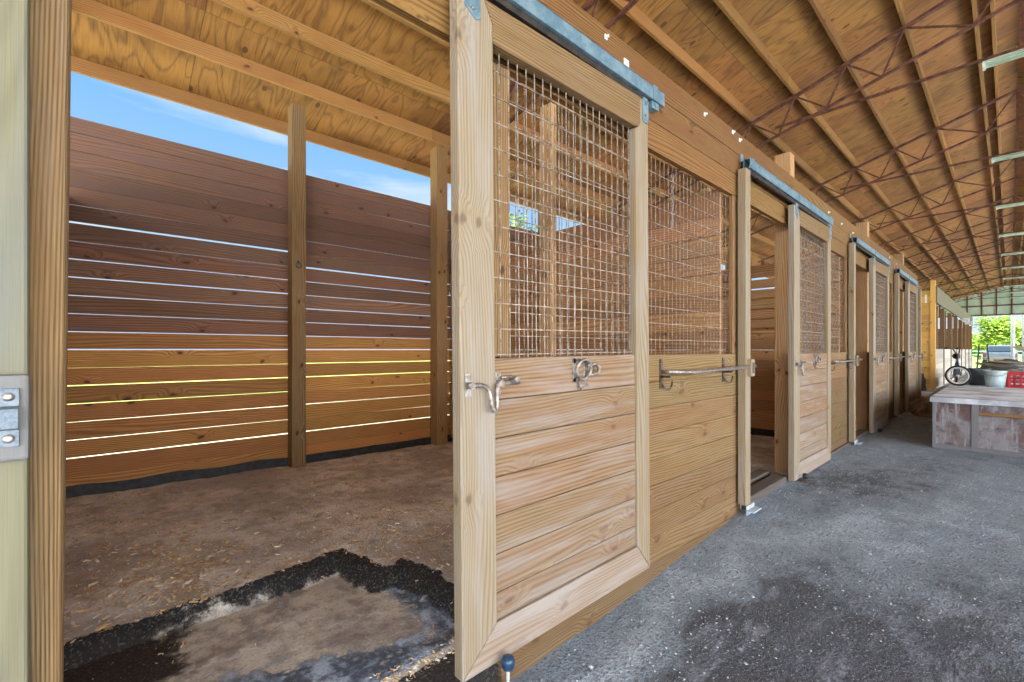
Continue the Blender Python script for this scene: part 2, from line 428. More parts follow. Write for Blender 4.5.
def stall_h(x, y):
    if y < 1.43: return -.35                     # the soil's edge goes down under the front wall
    n = .012 * noise.noise(Vector((x * 2.2, y * 2.2, 1))) + .007 * noise.noise(Vector((x * 7, y * 7, 2))) + .004 * noise.noise(Vector((x * 19, y * 19, 2)))
    sd = edge_sd(x, y) + .02 * noise.noise(Vector((x * 9, y * 9, 7)))
    hin = .02 + max(0, y - 2.6) / 2.4 * (.035 - .012 * x)
    hout = -.065 - .03 * sstep(1.68, 1.6, y)
    w = bank_w(x)
    k = sstep(-w, 0.0, sd)
    lump = .02 * (1 - abs(2 * k - 1)) * abs(noise.noise(Vector((x * 14, y * 14, 4))))
    return hout + (hin - hout) * k + n * (1 if sd > 0 else .6) + lump
def stall_attr(x, y):
    """(distance from the broken edge, width of the bank, bare mat / wet corner) for the shader"""
    sd = edge_sd(x, y)
    my = 2.06 - .42 * (x - .43)
    bare = sstep(my + .12, my - .12, y)
    bare = max(bare, sstep(1.06, 1.22, x))
    if y < 1.63: bare = 0
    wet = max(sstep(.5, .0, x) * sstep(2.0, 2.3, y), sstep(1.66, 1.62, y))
    return (.5 + max(-.5, min(.5, sd)), bank_w(x), .5 * bare + (1.0 if False else 0) - wet)
x0, x1 = PX(-1), PX(0)
o = grid('floor_stall', span(x0, 1.8, .022)[:-1] + span(1.8, x1, .05), [1.42] + span(1.44, 2.9, .022)[:-1] + span(2.9, YB + .02, .045), stall_h, SOIL, stall_attr)
for i in [-1] + list(range(1, NB)):
    grid('floor_stall', span(PX(i - 1), PX(i), .12), [1.42] + span(1.44, YB + .02, .12),
         lambda x, y: -.35 if y < 1.43 else .02 * noise.noise(Vector((x * 2, y * 2, i))), SOIL, lambda x, y: (1, .05, 0))
def grass_mat():
    t = NT('meadow_grass')
    co = t.n('ShaderNodeTexCoord').outputs['Object']
    n1 = t.noise(co, .25, 5, .6); n2 = t.noise(co, 6, 4, .7)
    col = t.mix(t.ramp(n1, .4, .6), lin((104, 124, 48)), lin((138, 146, 70)))
    col = t.mix(t.math('MULTIPLY', t.ramp(n2, .45, .7), .5), col, lin((76, 98, 36)))
    t.bump(n2, .6, .05)
    return t.done(col, .9)
GRASS = grass_mat()
grid('ground', span(-60, 160, 10), span(5.2, 105.2, 10), lambda x, y: -.06, GRASS)
grid('ground', span(45.9, 165.9, 10), span(-94.8, 5.2, 10), lambda x, y: -.06, GRASS)
def yard_mat():
    t = NT('pale_gravel_yard')
    co = t.n('ShaderNodeTexCoord').outputs['Object']
    n1 = t.noise(co, .5, 5, .6); n2 = t.noise(co, 30, 3, .7)
    col = t.mix(t.ramp(n1, .4, .6), lin((222, 221, 220)), lin((200, 198, 196)))
    col = t.mix(t.math('MULTIPLY', t.ramp(n2, .5, .7), .4), col, lin((150, 144, 136)))
    t.bump(n2, .5, .02)
    return t.done(col, .9)
YARD = yard_mat()
PATH = plain('dry_path', lin((150, 146, 116)), lin((176, 170, 140)), .95, 3, .4)
grid('ground', span(-20, 46, 6), span(5.2, 13.2, 4), lambda x, y: -.045, PATH)
grid('ground', span(-60, 46, 8), span(-60, -5.9, 6), lambda x, y: -.22 if x < 40 else -.1, YARD)
grid('ground', span(-60, -3.9, 8), span(-6, 5.2, 3), lambda x, y: -.22, YARD)

# ------------------------------------------------------------------ back walls, partitions
def board_wall(mb, u0, u1, plane, thick, k0, k1, axis, gapf, pitch=.1435, zref=1.22, mats=None):
    pass
def back_wall(i):
    mb, ml = MB(), MB()
    xa, xb = PX(i - 1), PX(i); xm = xa + 1.72
    for pn, (a, b) in enumerate(((xa, xm), (xm, xb))):
        for k in range(-10, 13):
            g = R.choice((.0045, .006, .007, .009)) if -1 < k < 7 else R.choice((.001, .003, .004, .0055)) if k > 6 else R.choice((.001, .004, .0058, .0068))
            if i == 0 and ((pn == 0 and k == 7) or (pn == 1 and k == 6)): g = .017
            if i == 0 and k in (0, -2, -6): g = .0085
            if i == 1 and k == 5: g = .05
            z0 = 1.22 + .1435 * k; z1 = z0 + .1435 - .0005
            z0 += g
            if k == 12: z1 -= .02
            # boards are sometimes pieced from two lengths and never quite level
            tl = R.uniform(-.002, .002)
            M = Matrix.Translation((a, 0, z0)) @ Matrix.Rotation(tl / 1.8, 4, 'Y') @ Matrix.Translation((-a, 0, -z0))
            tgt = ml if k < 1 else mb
            w = .75 if k > 5 else (.25 if k > 2 else 0)  # upper rows greyed here and dimmed below: shade put into the tint
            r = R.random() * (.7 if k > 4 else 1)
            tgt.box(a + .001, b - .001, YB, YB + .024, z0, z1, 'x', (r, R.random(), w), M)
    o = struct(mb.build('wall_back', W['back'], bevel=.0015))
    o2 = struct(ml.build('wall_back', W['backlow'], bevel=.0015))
    sk = MB()
    n = 24
    for s_ in range(n):
        a = xa + (xb - xa) * s_ / n; b = xa + (xb - xa) * (s_ + 1) / n
        za, zb = ((stall_h(q, 4.95) if i == 0 else .02) + .085 + .012 * noise.noise(Vector((q * 3, 0, 9))) for q in (a, b))
        bb = len(sk.v)
        sk.v += [(a, YB - .02, -.1), (b, YB - .02, -.1), (b, YB - .02, zb), (a, YB - .02, za), (a, YB - .002, -.1), (b, YB - .002, -.1), (b, YB - .002, zb), (a, YB - .002, za)]
        for idx in ((0, 1, 2, 3), (7, 6, 5, 4), (3, 2, 6, 7), (0, 4, 5, 1)):
            sk.face(tuple(bb + q for q in idx), [(0, 0)] * 4, (.5, .5, 0))
    struct(sk.build('baseboard_back', RUBBER))
def partition(i):
    x = PX(i); mb = MB()
    for k in range(-9, 8):
        z0 = 1.22 + .1435 * k + (R.choice((.001, .002, .004)) if i != 1 or k < 1 else R.choice((.012, .02, .03))); z1 = 1.22 + .1435 * (k + 1)
        if k == 7: z1 = 2.43; 
        mb.box(x, x + .036, 1.47, YB - .005, z0 + .002, z1, 'y', (R.random(), R.random(), .2 if k > 3 else 0))
    struct(mb.build('wall_partition', W['part'], bevel=.0015))
    sk = MB(); sk.box(x - .016, x - .001, 1.62, YB - .03, -.1, .1 + (0 if i else -.03), 'y'); struct(sk.build('baseboard_partition', RUBBER))
STN = ['first', 'second', 'third', 'fourth']
def ring(parent, p, nrm='y'):
    mb = MB()
    pts = []
    for k in range(17):
        a = 2 * PI * k / 16
        pts.append((p[0] + .026 * math.sin(a), p[1] - .012, p[2] - .03 + .026 * math.cos(a)) if nrm == 'y' else (p[0] - .012, p[1] + .026 * math.sin(a), p[2] - .03 + .026 * math.cos(a)))
    mb.tube(pts, .005, 6, False)
    if nrm == 'y': mb.box(p[0] - .012, p[0] + .012, p[1] - .016, p[1], p[2] - .012, p[2] + .016)
    else: mb.box(p[0] - .016, p[0], p[1] - .012, p[1] + .012, p[2] - .012, p[2] + .016)
    o = mb.build('tie_ring', OLDSTEEL, parent); o['label'] = 'dark iron tie ring'
for i in range(-1, NB):
    back_wall(i)
    partition(i)
for i in range(NB):
    xm = PX(i - 1) + 1.66
    t = thing('stall_post', 'brown square post halfway along the slatted back wall of the %s stall' % STN[i], 'post', (xm + .065, 4.92, 0))
    mb = MB(); mb.box(xm, xm + .135, 4.855, 4.995, -.05, 3.70, 'z'); mb.build('post_shaft', W['post'], t, .004)
    if i < 2: ring(t, (xm + .06, 4.853, 2.105))
    xc = PX(i) - (.30 if i == 0 else .175)
    t = thing('stall_post', 'weathered corner post where the back wall of the %s stall meets its far partition' % STN[i], 'post', (xc + .07, 4.92, 0))
    mb = MB(); mb.box(xc, xc + .16, 4.84, 4.995, -.05, 3.78, 'z'); mb.build('post_shaft', W['post'], t, .004)
    xp = PX(i) - .095
    t = thing('stall_post', 'post halfway along the board partition on the far side of the %s stall' % STN[i], 'post', (xp, 3.17, 0))
    mb = MB(); mb.box(xp, xp + .09, 3.10, 3.24, -.05, 3.70, 'z'); mb.build('post_shaft', W['litpost'], t, .004)
    ring(t, (xp - .002, 3.17, 2.01), 'x')

# ------------------------------------------------------------------ front wall
def wire_panel(mb, x0, x1, y, z0, z1, sx=.0508, sz=.1016, r=.0017, ph=0):
    n = int((x1 - x0) / sx)
    for k in range(n + 1):
        x = x0 + ph + k * sx
        if x > x1: break
        q = .004 * noise.noise(Vector((x * 3, y, 1)))
        mb.bar((x, y, z0), (x + q, y, z1), r * 2)
    m = int((z1 - z0) / sz)
    for k in range(m + 1):
        z = z0 + .03 + k * sz
        if z > z1: break
        mb.bar((x0, y - r * 2, z), (x1, y - r * 2, z + .004 * noise.noise(Vector((z * 5, y, 2)))), r * 2)

def front_bay(i):
    b = B(i); st = STN[i] if i >= 0 else 'nearest'
    # structural post
    L = {0: 'tall jamb post behind the large near sliding door', 1: 'tall post rising above the header at the second stall opening',
         2: 'jamb post beside the dark third stall opening', 3: 'jamb post beside the narrow fourth stall opening'}
    if i >= 0:
        po = .20 if i == 0 else .30
        mb = MB(); mb.box(b + po, b + po + .135, YF + .036, YF + .176, -.2, 3.17, 'z')
        tag(mb.build('jamb_post', W['litpost'], bevel=.004), L[i], 'post')
    # fixed panel
    x0, x1 = b + (.21 if i == 0 else .42), XP(i) + .09
    if i < 0: x1 = -.2
    t = thing('stall_screen', 'fixed plank and wire mesh stall front %s' % ('left of the striped near post' if i < 0 else 'right of the %s sliding door' % ('near' if i == 0 else st)), 'stall front', ((x0 + x1) / 2, YF, -.05))
    mb = MB()
    zt = 1.19; k = 0
    while zt > -.3:
        h = .153 if k else .16
        mb.box(x0 if i < 0 else b + .26, x1, YF, YF + .034, zt - h + .002, zt, 'x', (R.random(), R.random(), 0 if k < 7 else .3)); zt -= h; k += 1
    mb.build('plank_panel', W['panel'], t, .002)
    for nm, (a, c) in (('stile', (x0, x0 + (.10 if i == 0 else .13))), ('stile', (x1 - .13, x1))):
        mb = MB(); mb.box(a, c, YF + .004, YF + .034, 1.192, 2.40, 'z'); mb.build(nm, W['post'], t, .003)
    mb = MB(); wire_panel(mb, x0 + .12, x1 - .10, YF + .044, 1.15, 2.395, .0508, .1016, .0016); mb.build('wire_mesh', WIRE, t)
    mb = MB(); mb.box(x0 + .15, x1 - .13, YF + .05, YF + .085, 1.10, 1.17, 'x'); mb.build('back_rail', W['post'], t, .003)
    # header
    xa, xb = b + .25, (B(i + 1) + .25 if i < NB - 1 else XP(i) + .14)
    if i < 0: xa, xb = -3.7, 1.225
    t = thing('header_boards', 'amber board header %s' % ('over the open near doorway' if i < 0 else 'above the %s stall front, between its door track and the roof' % st), 'header', ((xa + xb) / 2, YF, 2.4))
    jn = XP(i) + .095 if 0 <= i < NB - 1 else None
    for k, (z0, z1) in enumerate(((2.40, 2.567), (2.571, 2.733), (2.737, 2.90))):
        segs = [(xa, xb)] if (k == 2 or jn is None) else [(xa, jn - .002), (jn + .002, xb)]
        mb = MB()
        for a, c in segs: mb.box(a + .002, c - .002, YF, YF + .035, z0, z1, 'x', (R.uniform(.3, .9), R.random(), R.random() * .3))
        mb.build('header_plank', W['header'], t, .002)
    if i < 0: return
    # closing post on the front with its latch strike, guide and bar
    xp = XP(i)
    t = thing('closing_post', 'pale front post at the near side of %s' % {0: 'the second stall opening', 1: 'the third stall opening', 2: 'the fourth stall opening', 3: 'the alley past the last stall'}[i], 'post', (xp + .05, 1.38, 0))
    mb = MB(); mb.box(xp, xp + .095, 1.345, 1.405, .04, 2.60, 'z', (.75, .5, .1)); mb.build('post_shaft', W['stile'], t, .004)
    s = MB(); s.box(xp + .03, xp + .10, 1.315, 1.345, 1.02, 1.15, 'z'); sb = s.build('strike_block', W['stile'], t, .004)
    h = MB(); h.box(xp + .05, xp + .085, 1.309, 1.315, 1.045, 1.125); h.build('strike_plate', OLDSTEEL, sb)
    mb = MB(); zq = .015 if i else .0
    mb.box(xp - .0, xp + .15, 1.285, 1.345, zq, zq + .012, 'x'); mb.box(xp - .0, xp + .15, 1.337, 1.345, zq - .03, zq + .04)
    tag(mb.build('door_guide', GUIDE, bevel=.002), 'pale flat door guide at the foot of the front post before %s' % {0: 'the second stall opening', 1: 'the third opening', 2: 'the fourth opening', 3: 'the alley'}[i], 'door guide')
    t = thing('blanket_bar', 'long steel blanket bar hung on two straps on the %s fixed panel' % st, 'blanket bar', (b + 2.0, 1.36, 1.09))
    zz = 1.09; xq = b + 1.53
    mb = MB(); mb.tube([(xq, 1.375, zz + .0), (xq + .3, 1.352, zz - .012), (xq + .75, 1.345, zz - .005), (xq + 1.27, 1.335, zz + .005)], .013, 8); mb.build('bar', STEEL, t)
    for dx in (.0, .88):
        mb = MB(); mb.box(xq + dx - .014, xq + dx + .014, 1.412, 1.42, zz - .1, zz + .075)
        mb.tube([(xq + dx, 1.412, zz - .075), (xq + dx + .002, 1.395, zz - .098), (xq + dx + .014, 1.38, zz - .108), (xq + dx + .03, 1.372, zz - .102), (xq + dx + .042, 1.37, zz - .085), (xq + dx + .05, 1.37, zz - .06)], .006, 6)
        mb.tube([(xq + dx, 1.415, zz - .03), (xq + dx, 1.36, zz - .03), (xq + dx, 1.345, zz - .01)], .008, 6)
        mb.build('strap', OLDSTEEL, t)

def track(i):
    b = B(i); x0, x1 = (b - 1.06, b + 1.36) if i else (-.2, 2.40)
    t = thing('door_track', 'galvanised box track above the %s sliding door' % ('near' if i == 0 else STN[i]), 'door track', ((x0 + x1) / 2, 1.36, 2.6))
    mb = MB()
    ya, yb = 1.332, 1.384
    mb.box(x0, x1, ya, ya + .004, 2.612, 2.682); mb.box(x0, x1, yb - .004, yb, 2.612, 2.682); mb.box(x0, x1, ya, yb, 2.679, 2.683)
    mb.box(x0, x1, ya, ya + .016, 2.609, 2.613); mb.box(x0, x1, yb - .016, yb, 2.609, 2.613)
    mb.build('rail', GALV, t)
    for x in (x0 + .06, (x0 + x1) / 2, x1 - .1):
        mb = MB(); mb.box(x - .024, x + .024, ya - .004, ya, 2.606, 2.688); mb.box(x - .024, x + .024, ya - .004, 1.419, 2.684, 2.689); mb.box(x - .024, x + .024, 1.413, 1.419, 2.685, 2.75)
        mb.build('track_bracket', GALV, t, .001)
    mb = MB(); mb.box(x0 + .01, x1 - .16, 1.349, 1.369, 2.58, 2.608); mb.build('lower_channel', DARKSTEEL, t)
    for x in (b + .12, b + 1.15):
        mb = MB(); mb.tube([(x - .018, 1.36, 2.64), (x + .018, 1.36, 2.64)], .022, 10); mb.build('track_wheel', DARKSTEEL, t)
    mb = MB(); mb.box(x1 - .12, x1 - .05, 1.34, 1.378, 2.57, 2.608); mb.tube([(x1 - .085, 1.33, 2.588), (x1 - .085, 1.384, 2.588)], .014, 8); mb.build('end_stop', GALV, t, .003)

def door(i):
    b = B(i); w = 1.273; ya, yb = 1.335, 1.388
    t = thing('sliding_door', {0: 'large near sliding stall door, plank lower half and wire mesh above, slid open',
                               1: 'sliding door of the second stall, between the tall post and the second blanket bar',
                               2: 'third sliding door along the row, grey scuffed at its foot',
                               3: 'last sliding door of the row, beside the alley'}[i], 'door', (b, 1.37, .0))
    d = t
    gr = .1 + .15 * i
    zb = .012
    # stiles, top and bottom rails (mitred at the foot)
    mb = MB(); wl, wr, hb = .166, .125, .155
    mb.prism([(b, zb), (b + wl, zb + hb), (b + wl, 2.46), (b + wl - .045, 2.545), (b, 2.56)], ya, yb, 'z', (.75, .5, .35)); mb.build('stile', W['stile'], d, .005)
    mb = MB(); mb.prism([(b + w - wr, zb + hb), (b + w, zb), (b + w, 2.56), (b + w - .075, 2.56), (b + w - .075, 2.43), (b + w - .10, 2.397), (b + w - wr, 2.385)], ya, yb, 'z', (.7, .4, .1)); mb.build('stile', W['stile'], d, .005)
    mb = MB(); mb.prism([(b + wl + .001, 2.395), (b + w - .125, 2.395), (b + w - .092, 2.405), (b + w - .078, 2.44), (b + w - .078, 2.565), (b + wl - .043, 2.545), (b + wl + .001, 2.462)], ya + .001, yb - .002, 'x', (.62, .6, 0)); mb.build('top_rail', W['panel'], d, .005)
    mb = MB(); mb.prism([(b + .003, zb), (b + w - .003, zb), (b + w - wr - .001, zb + hb - .003), (b + wl + .001, zb + hb - .003)], ya, yb, 'x', (.75, .5, .55 + 2 * gr)); mb.build('bottom_rail', W['door'], d, .004)
    mb = MB(); zt = 1.185; k = 0
    hs = [.162] + [.1505] * 6
    for k, h in enumerate(hs):
        z0 = zt - h + .003
        if k == 6: z0 = zb + hb - .001
        mb.box(b + wl + .001, b + w - wr - .001, ya + .012, yb - .012, z0, zt, 'x', (R.uniform(.25, .8), R.random(), R.uniform(0, .35) + (gr if k > 3 else 0))); zt -= h
    mb.build('plank_panel', W['door'], d, .003)
    mb = MB(); wire_panel(mb, b + wl - .004, b + w - wr + .004, 1.372, 1.17, 2.41, .0508, .1016, .0018, .012); mb.build('wire_mesh', WIRE, d)
    # hangers
    for x in (b + .065, b + w - .035):
        mb = MB(); mb.prism([(x - .036, 2.475), (x + .016, 2.44), (x + .036, 2.45), (x + .036, 2.58), (x - .036, 2.58)] if x < b + .5 else [(x - .024, 2.45), (x - .012, 2.437), (x + .022, 2.437), (x + .03, 2.45), (x + .03, 2.56), (x + .02, 2.572), (x - .015, 2.572), (x - .024, 2.56)], ya - .006, ya, 'x')
        h = mb.build('hanger_plate', GALV, d, .0015)
        mb = MB()
        for dz in (2.475, 2.54): mb.lathe([(.009, 0), (.009, .006), (.005, .009)], 0, 0, 6, Matrix.Translation((x, ya - .006, dz)) @ Matrix.Rotation(PI / 2, 4, 'X'))
        mb.tube([(x, 1.362, 2.55), (x, 1.362, 2.635)], .007, 6)
        mb.build('hanger_bolt', STEEL, h)
    # barrel latch with drop handle on the leading stile
    lx, lz, y = b + .02, 1.09, ya
    lt = MB()
    for px in (lx + .012, lx + .155):
        lt.box(px - .014, px + .014, y - .005, y, lz - .042, lz + .044)
        for dz in (-.03, .032): lt.lathe([(.005, 0), (.003, .003)], 0, 0, 8, Matrix.Translation((px, y - .005, lz + dz)) @ Matrix.Rotation(PI / 2, 4, 'X'))
    lo = lt.build('latch_plate', STEEL, d, .001)
    lt = MB()
    yy = y - .022
    lt.tube([(lx - .004, yy, lz + .006), (lx + .02, yy, lz), (lx + .06, yy, lz), (lx + .082, yy, lz - .008), (lx + .094, yy - .006, lz - .03), (lx + .10, yy - .012, lz - .085), (lx + .108, yy - .014, lz - .10), (lx + .118, yy - .012, lz - .10),
             (lx + .126, yy - .010, lz - .085), (lx + .13, yy - .004, lz - .03), (lx + .14, yy, lz - .006), (lx + .155, yy, lz), (lx + .25, yy, lz)], .0085, 8)
    lt.tube([(lx + .012, y, lz), (lx + .012, yy - .01, lz)], .013, 8); lt.tube([(lx + .155, y, lz), (lx + .155, yy - .01, lz)], .014, 8)
    lt.tube([(lx + .165, y - .012, lz + .022), (lx + .225, y - .012, lz + .024)], .006, 6); lt.tube([(lx + .235, y, lz + .012), (lx + .235, yy - .01, lz + .012)], .011, 8)
    lt.build('latch_bolt', STEEL, lo)
    # flush ring latch on the upper board
    cx, cz = b + .70, 1.118; y = ya + .012
    lt = MB()
    lt.box(cx - .066, cx + .034, y - .006, y, cz + .034, cz + .058); lt.box(cx - .066, cx + .03, y - .006, y, cz - .05, cz - .03); lt.box(cx - .066, cx - .044, y - .006, y, cz - .05, cz + .058); lt.box(cx + .012, cx + .034, y - .006, y, cz - .04, cz + .05)
    lr = lt.build('ring_latch_plate', STEEL, d, .002)
    lt = MB()
    pts = [(cx - .01 + .052 * math.cos(a), y - .024 - .006 * math.sin(a), cz + .006 + .046 * math.sin(a)) for a in [2 * PI * q / 14 for q in range(15)]]
    lt.tube(pts, .0075, 7, False)
    lt.tube([(cx + .02, y - .02, cz + .02), (cx + .07, y - .026, cz + .03), (cx + .10, y - .026, cz + .014), (cx + .098, y - .026, cz - .014), (cx + .06, y - .022, cz - .02), (cx + .02, y - .02, cz - .022)], .0085, 7)
    lt.tube([(cx - .03, y - .012, cz - .045), (cx - .022, y - .02, cz - .09)], .007, 6); lt.tube([(cx - .035, y - .016, cz - .072), (cx + .02, y - .022, cz - .066)], .006, 6)
    lt.build('latch_ring', STEEL, lr)
    if i == 0: d.rotation_euler = (0, math.radians(-.55), 0)
    # roller that keeps the foot of the door against the wall
    t = thing('stay_roller', 'dark stay roller on the ground at the foot of the %s sliding door' % ('near' if i == 0 else STN[i]), 'roller', (b + .15, 1.28, -.15 if i == 0 else -.02))
    zb2 = -.15 if i == 0 else -.03; xr, yr = b + (.175 if i == 0 else .15), 1.285
    mb = MB(); mb.box(xr - .03, xr + .07, yr - .02, yr + .05, zb2 - .02, zb2 + .03); mb.tube([(xr, yr, zb2), (xr, yr, zb2 + (.19 if i == 0 else .09))], .007, 8); mb.build('bracket', STONE if i == 0 else OLDSTEEL, t, .004)
    mb = MB(); z = zb2 + (.16 if i == 0 else .05); mb.lathe([(.01, z - .002), (.02, z + .002), (.026, z + .014), (.026, z + .034), (.02, z + .046), (.01, z + .05)], xr, yr, 16); mb.build('wheel', BLUE if i == 0 else RUBBER, t)

for i in range(-1, NB):
    front_bay(i)
    if i >= 0: track(i); door(i)
# near jamb: rounded weathered post, and the treated stile in front of it with its strike block
mb = MB(); mb.box(-.21, -.064, 1.42, 1.54, -.3, 3.2, 'z', (.5, .5, .1))
o = mb.build('jamb_post', W['oldpost'], bevel=.014, origin=(-.12, 1.49, -.3)); tag(o, 'tall striped weathered post at the left of the open near doorway', 'post'); o.rotation_euler = (0, math.radians(.5), 0)
t = thing('closing_post', 'pale greenish treated post with galvanised strike, at the left edge of the photo', 'post', (-.2, 1.35, -.25))
mb = MB(); mb.box(-.29, -.101, 1.335, 1.383, -.25, 2.9, 'z', (.8, .5, .4)); mb.build('post_shaft', W['green'], t, .006)
s = MB(); s.box(-.165, -.097, 1.30, 1.334, 1.005, 1.172, 'z', (.7, .5, .5)); sb = s.build('strike_block', W['oldwhite'], t, .006)
h = MB()
def strap(mb, xa, xb, y, zs):
    for (z0, y0), (z1, y1) in zip(zs[:-1], zs[1:]):
        bb = len(mb.v)
        mb.v += [(xa, y0, z0), (xb, y0, z0), (xb, y1, z1), (xa, y1, z1), (xa, y0 + .004, z0), (xb, y0 + .004, z0), (xb, y1 + .004, z1), (xa, y1 + .004, z1)]
        for idx in ((0, 1, 2, 3), (4, 5, 6, 7), (0, 1, 5, 4), (2, 3, 7, 6), (0, 3, 7, 4), (1, 2, 6, 5)): mb.face(tuple(bb + q for q in idx), [(0, 0)] * 4, (.5, .5, 0))
strap(h, -.138, -.110, 1.30, [(1.034, 1.294), (1.066, 1.294), (1.070, 1.278), (1.108, 1.278), (1.112, 1.294), (1.146, 1.294)])
sp = h.build('strike_plate', WORN, sb, .002)
h = MB()
for z in (1.050, 1.130): h.lathe([(.0085, 0), (.0085, .003), (.004, .005)], 0, 0, 12, Matrix.Translation((-.124, 1.294, z)) @ Matrix.Rotation(PI / 2, 4, 'X'))
h.build('screw_head', STEEL, sp)
# little fittings on the header
def insulator(x, z, lab, y=YF):
    mb = MB(); mb.box(x - .01, x + .01, y - .008, y - .001, z - .013, z + .013); mb.lathe([(.007, 0), (.009, .005), (.006, .01), (.008, .014)], 0, 0, 10, Matrix.Translation((x, y - .006, z)) @ Matrix.Rotation(PI / 2, 4, 'X'))
    tag(mb.build('wire_insulator', WHITE), lab, 'insulator', 'white insulators on the header')
insulator(1.955, 2.845, 'white insulator on the header above the near door, just before the white tag')
insulator(3.09, 2.84, 'lone white insulator on the header above the first wire mesh panel')
insulator(3.56, 2.87, 'white insulator near the second track, the nearer one of a close pair')
insulator(3.69, 2.85, 'white insulator near the second track, the farther one of a close pair')
insulator(6.25, 2.81, 'white insulator on the header at the far end of the second track')
insulator(6.85, 2.79, 'white insulator on the header a step beyond the second track')
insulator(7.45, 2.78, 'white insulator on the header just before the third track')
insulator(10.2, 2.83, 'white insulator on the header beyond the third track, the nearer of two')
insulator(10.9, 2.80, 'white insulator on the header beyond the third track, the farther of two')
mb = MB(); mb.box(2.12, 2.165, YF - .006, YF - .001, 2.70, 2.81); mb.box(2.13, 2.155, YF - .009, YF - .004, 2.79, 2.80)
tag(mb.build('paper_tag', WHITE), 'white paper tag hanging on the header over the near door track', 'tag')
# chain hanging inside the first mesh panel
mb = MB(); z = 2.36; k = 0
while z > 2.02:
    pts = []
    for q in range(11):
        a = 2 * PI * q / 10; s_ = .0095 * math.sin(a); c_ = .02 * math.cos(a)
        pts.append((2.80 + (s_ if k % 2 else 0) + .004 * math.sin(k), 1.50 + (0 if k % 2 else s_), z + c_))
    mb.tube(pts, .0034, 5, False); z -= .03; k += 1
tag(mb.build('chain', STEEL), 'steel chain hanging behind the wire mesh of the first fixed panel', 'chain')
# sill timbers
for i in range(1, NB):
    for k, (y0, y1, z1) in enumerate(((1.40, 1.52, .045), (1.56, 1.66, .06))):
        mb = MB(); mb.box(B(i) - .95, B(i) + .06, y0, y1, -.05, z1, 'x', (.3, .5, .6))
        tag(mb.build('sill_timber', W['sill'], bevel=.008), '%s dark timber across the foot of the %s stall opening' % (('outer', 'inner')[k], STN[i]), 'timber')
# partly rotted timber along the wall foot past the second door
mb = MB(); mb.box(B(1) + .3, B(1) + 2.45, 1.392, 1.416, -.1, .03, 'x', (.4, .5, .8)); tag(mb.build('kick_board', W['sill'], bevel=.004), 'darkened kick board along the ground under the second sliding door', 'board')

# ------------------------------------------------------------------ roof
XA, XB = -4.2, 44.0
YE = 5.63
def rz(y): return 5.34 - .3 * (y if y > RY else (2 * RY - y))       # underside of rafters, symmetric about the ridge
for side in (1, -1):
    mb = MB()
    nx = int((XB - XA) / 1.22)
    for k in range(nx + 1):
        xa = XA + 1.22 * k + .002; xb = min(xa + 1.216, XB)
        for (d0, d1) in ((0, 2.34), (2.343, 4.68), (4.683, YE - RY + .03)):
            ya, yb = RY + side * d0, RY + side * d1
            za, zb = rz(ya) + PD, rz(yb) + PD
            sl = math.atan(.3)
            L = d1 / math.cos(sl) - d0 / math.cos(sl)
            M = Matrix.Translation((0, ya, za)) @ Matrix.Rotation(-sl if side > 0 else PI + sl, 4, 'X')
            if side > 0: mb.box(xa, xb, 0, L, 0, .012, 'y', None, M)
            else: mb.box(xa, xb, 0, L, -.012, 0, 'y', None, M)
    struct(mb.build('ceiling', PLY))
    mb = MB(); ya, yb = RY - side * .0, RY + side * (YE - RY + .12); za, zb = rz(RY) + PD + .03, rz(RY) + PD + .03 - .3 * (YE - RY + .12)
    bb = len(mb.v)
    for dz in (0, .02):
        mb.v += [(XA - .1, ya, za + dz), (XB + .1, ya, za + dz), (XB + .1, yb, zb + dz), (XA - .1, yb, zb + dz)]
    for idx in ((0, 1, 2, 3), (4, 5, 6, 7), (0, 1, 5, 4), (2, 3, 7, 6), (0, 3, 7, 4), (1, 2, 6, 5)): mb.face(idx, [(0, 0)] * 4, (.5, .5, 0))
    struct(mb.build('roof', GALV))
PURL = [.14, .285, .85, 1.42, 2.0, 2.57, 3.15, 3.74, 4.33, 4.92, 5.56]
NM = ['flat ridge rafter', 'first roof rafter below the ridge'] + ['%s roof rafter down from the ridge' % ORD[k] for k in range(1, 10)]
for side in (1, -1):
    for k, y in enumerate(PURL):
        yy = y if side > 0 else 2 * RY - y
        mb = MB(); z = rz(yy)
        segs = []
        x = XA
        while x < XB:
            e = min(XB, x + 3.66); segs.append((x, e)); x = e
        for a, e in segs: mb.box(a + .001, e - .001, yy - .018, yy + .018, z, z + PD, 'x')
        o = mb.build('roof_rafter', W['purlin'], bevel=.002)
        where = 'on the stall side' if side > 0 else 'on the open side'
        tag(o, 'long ' + NM[k] + ' ' + where if k < 10 else 'eave rafter along the lower roof edge ' + where, 'rafter', 'roof rafters')
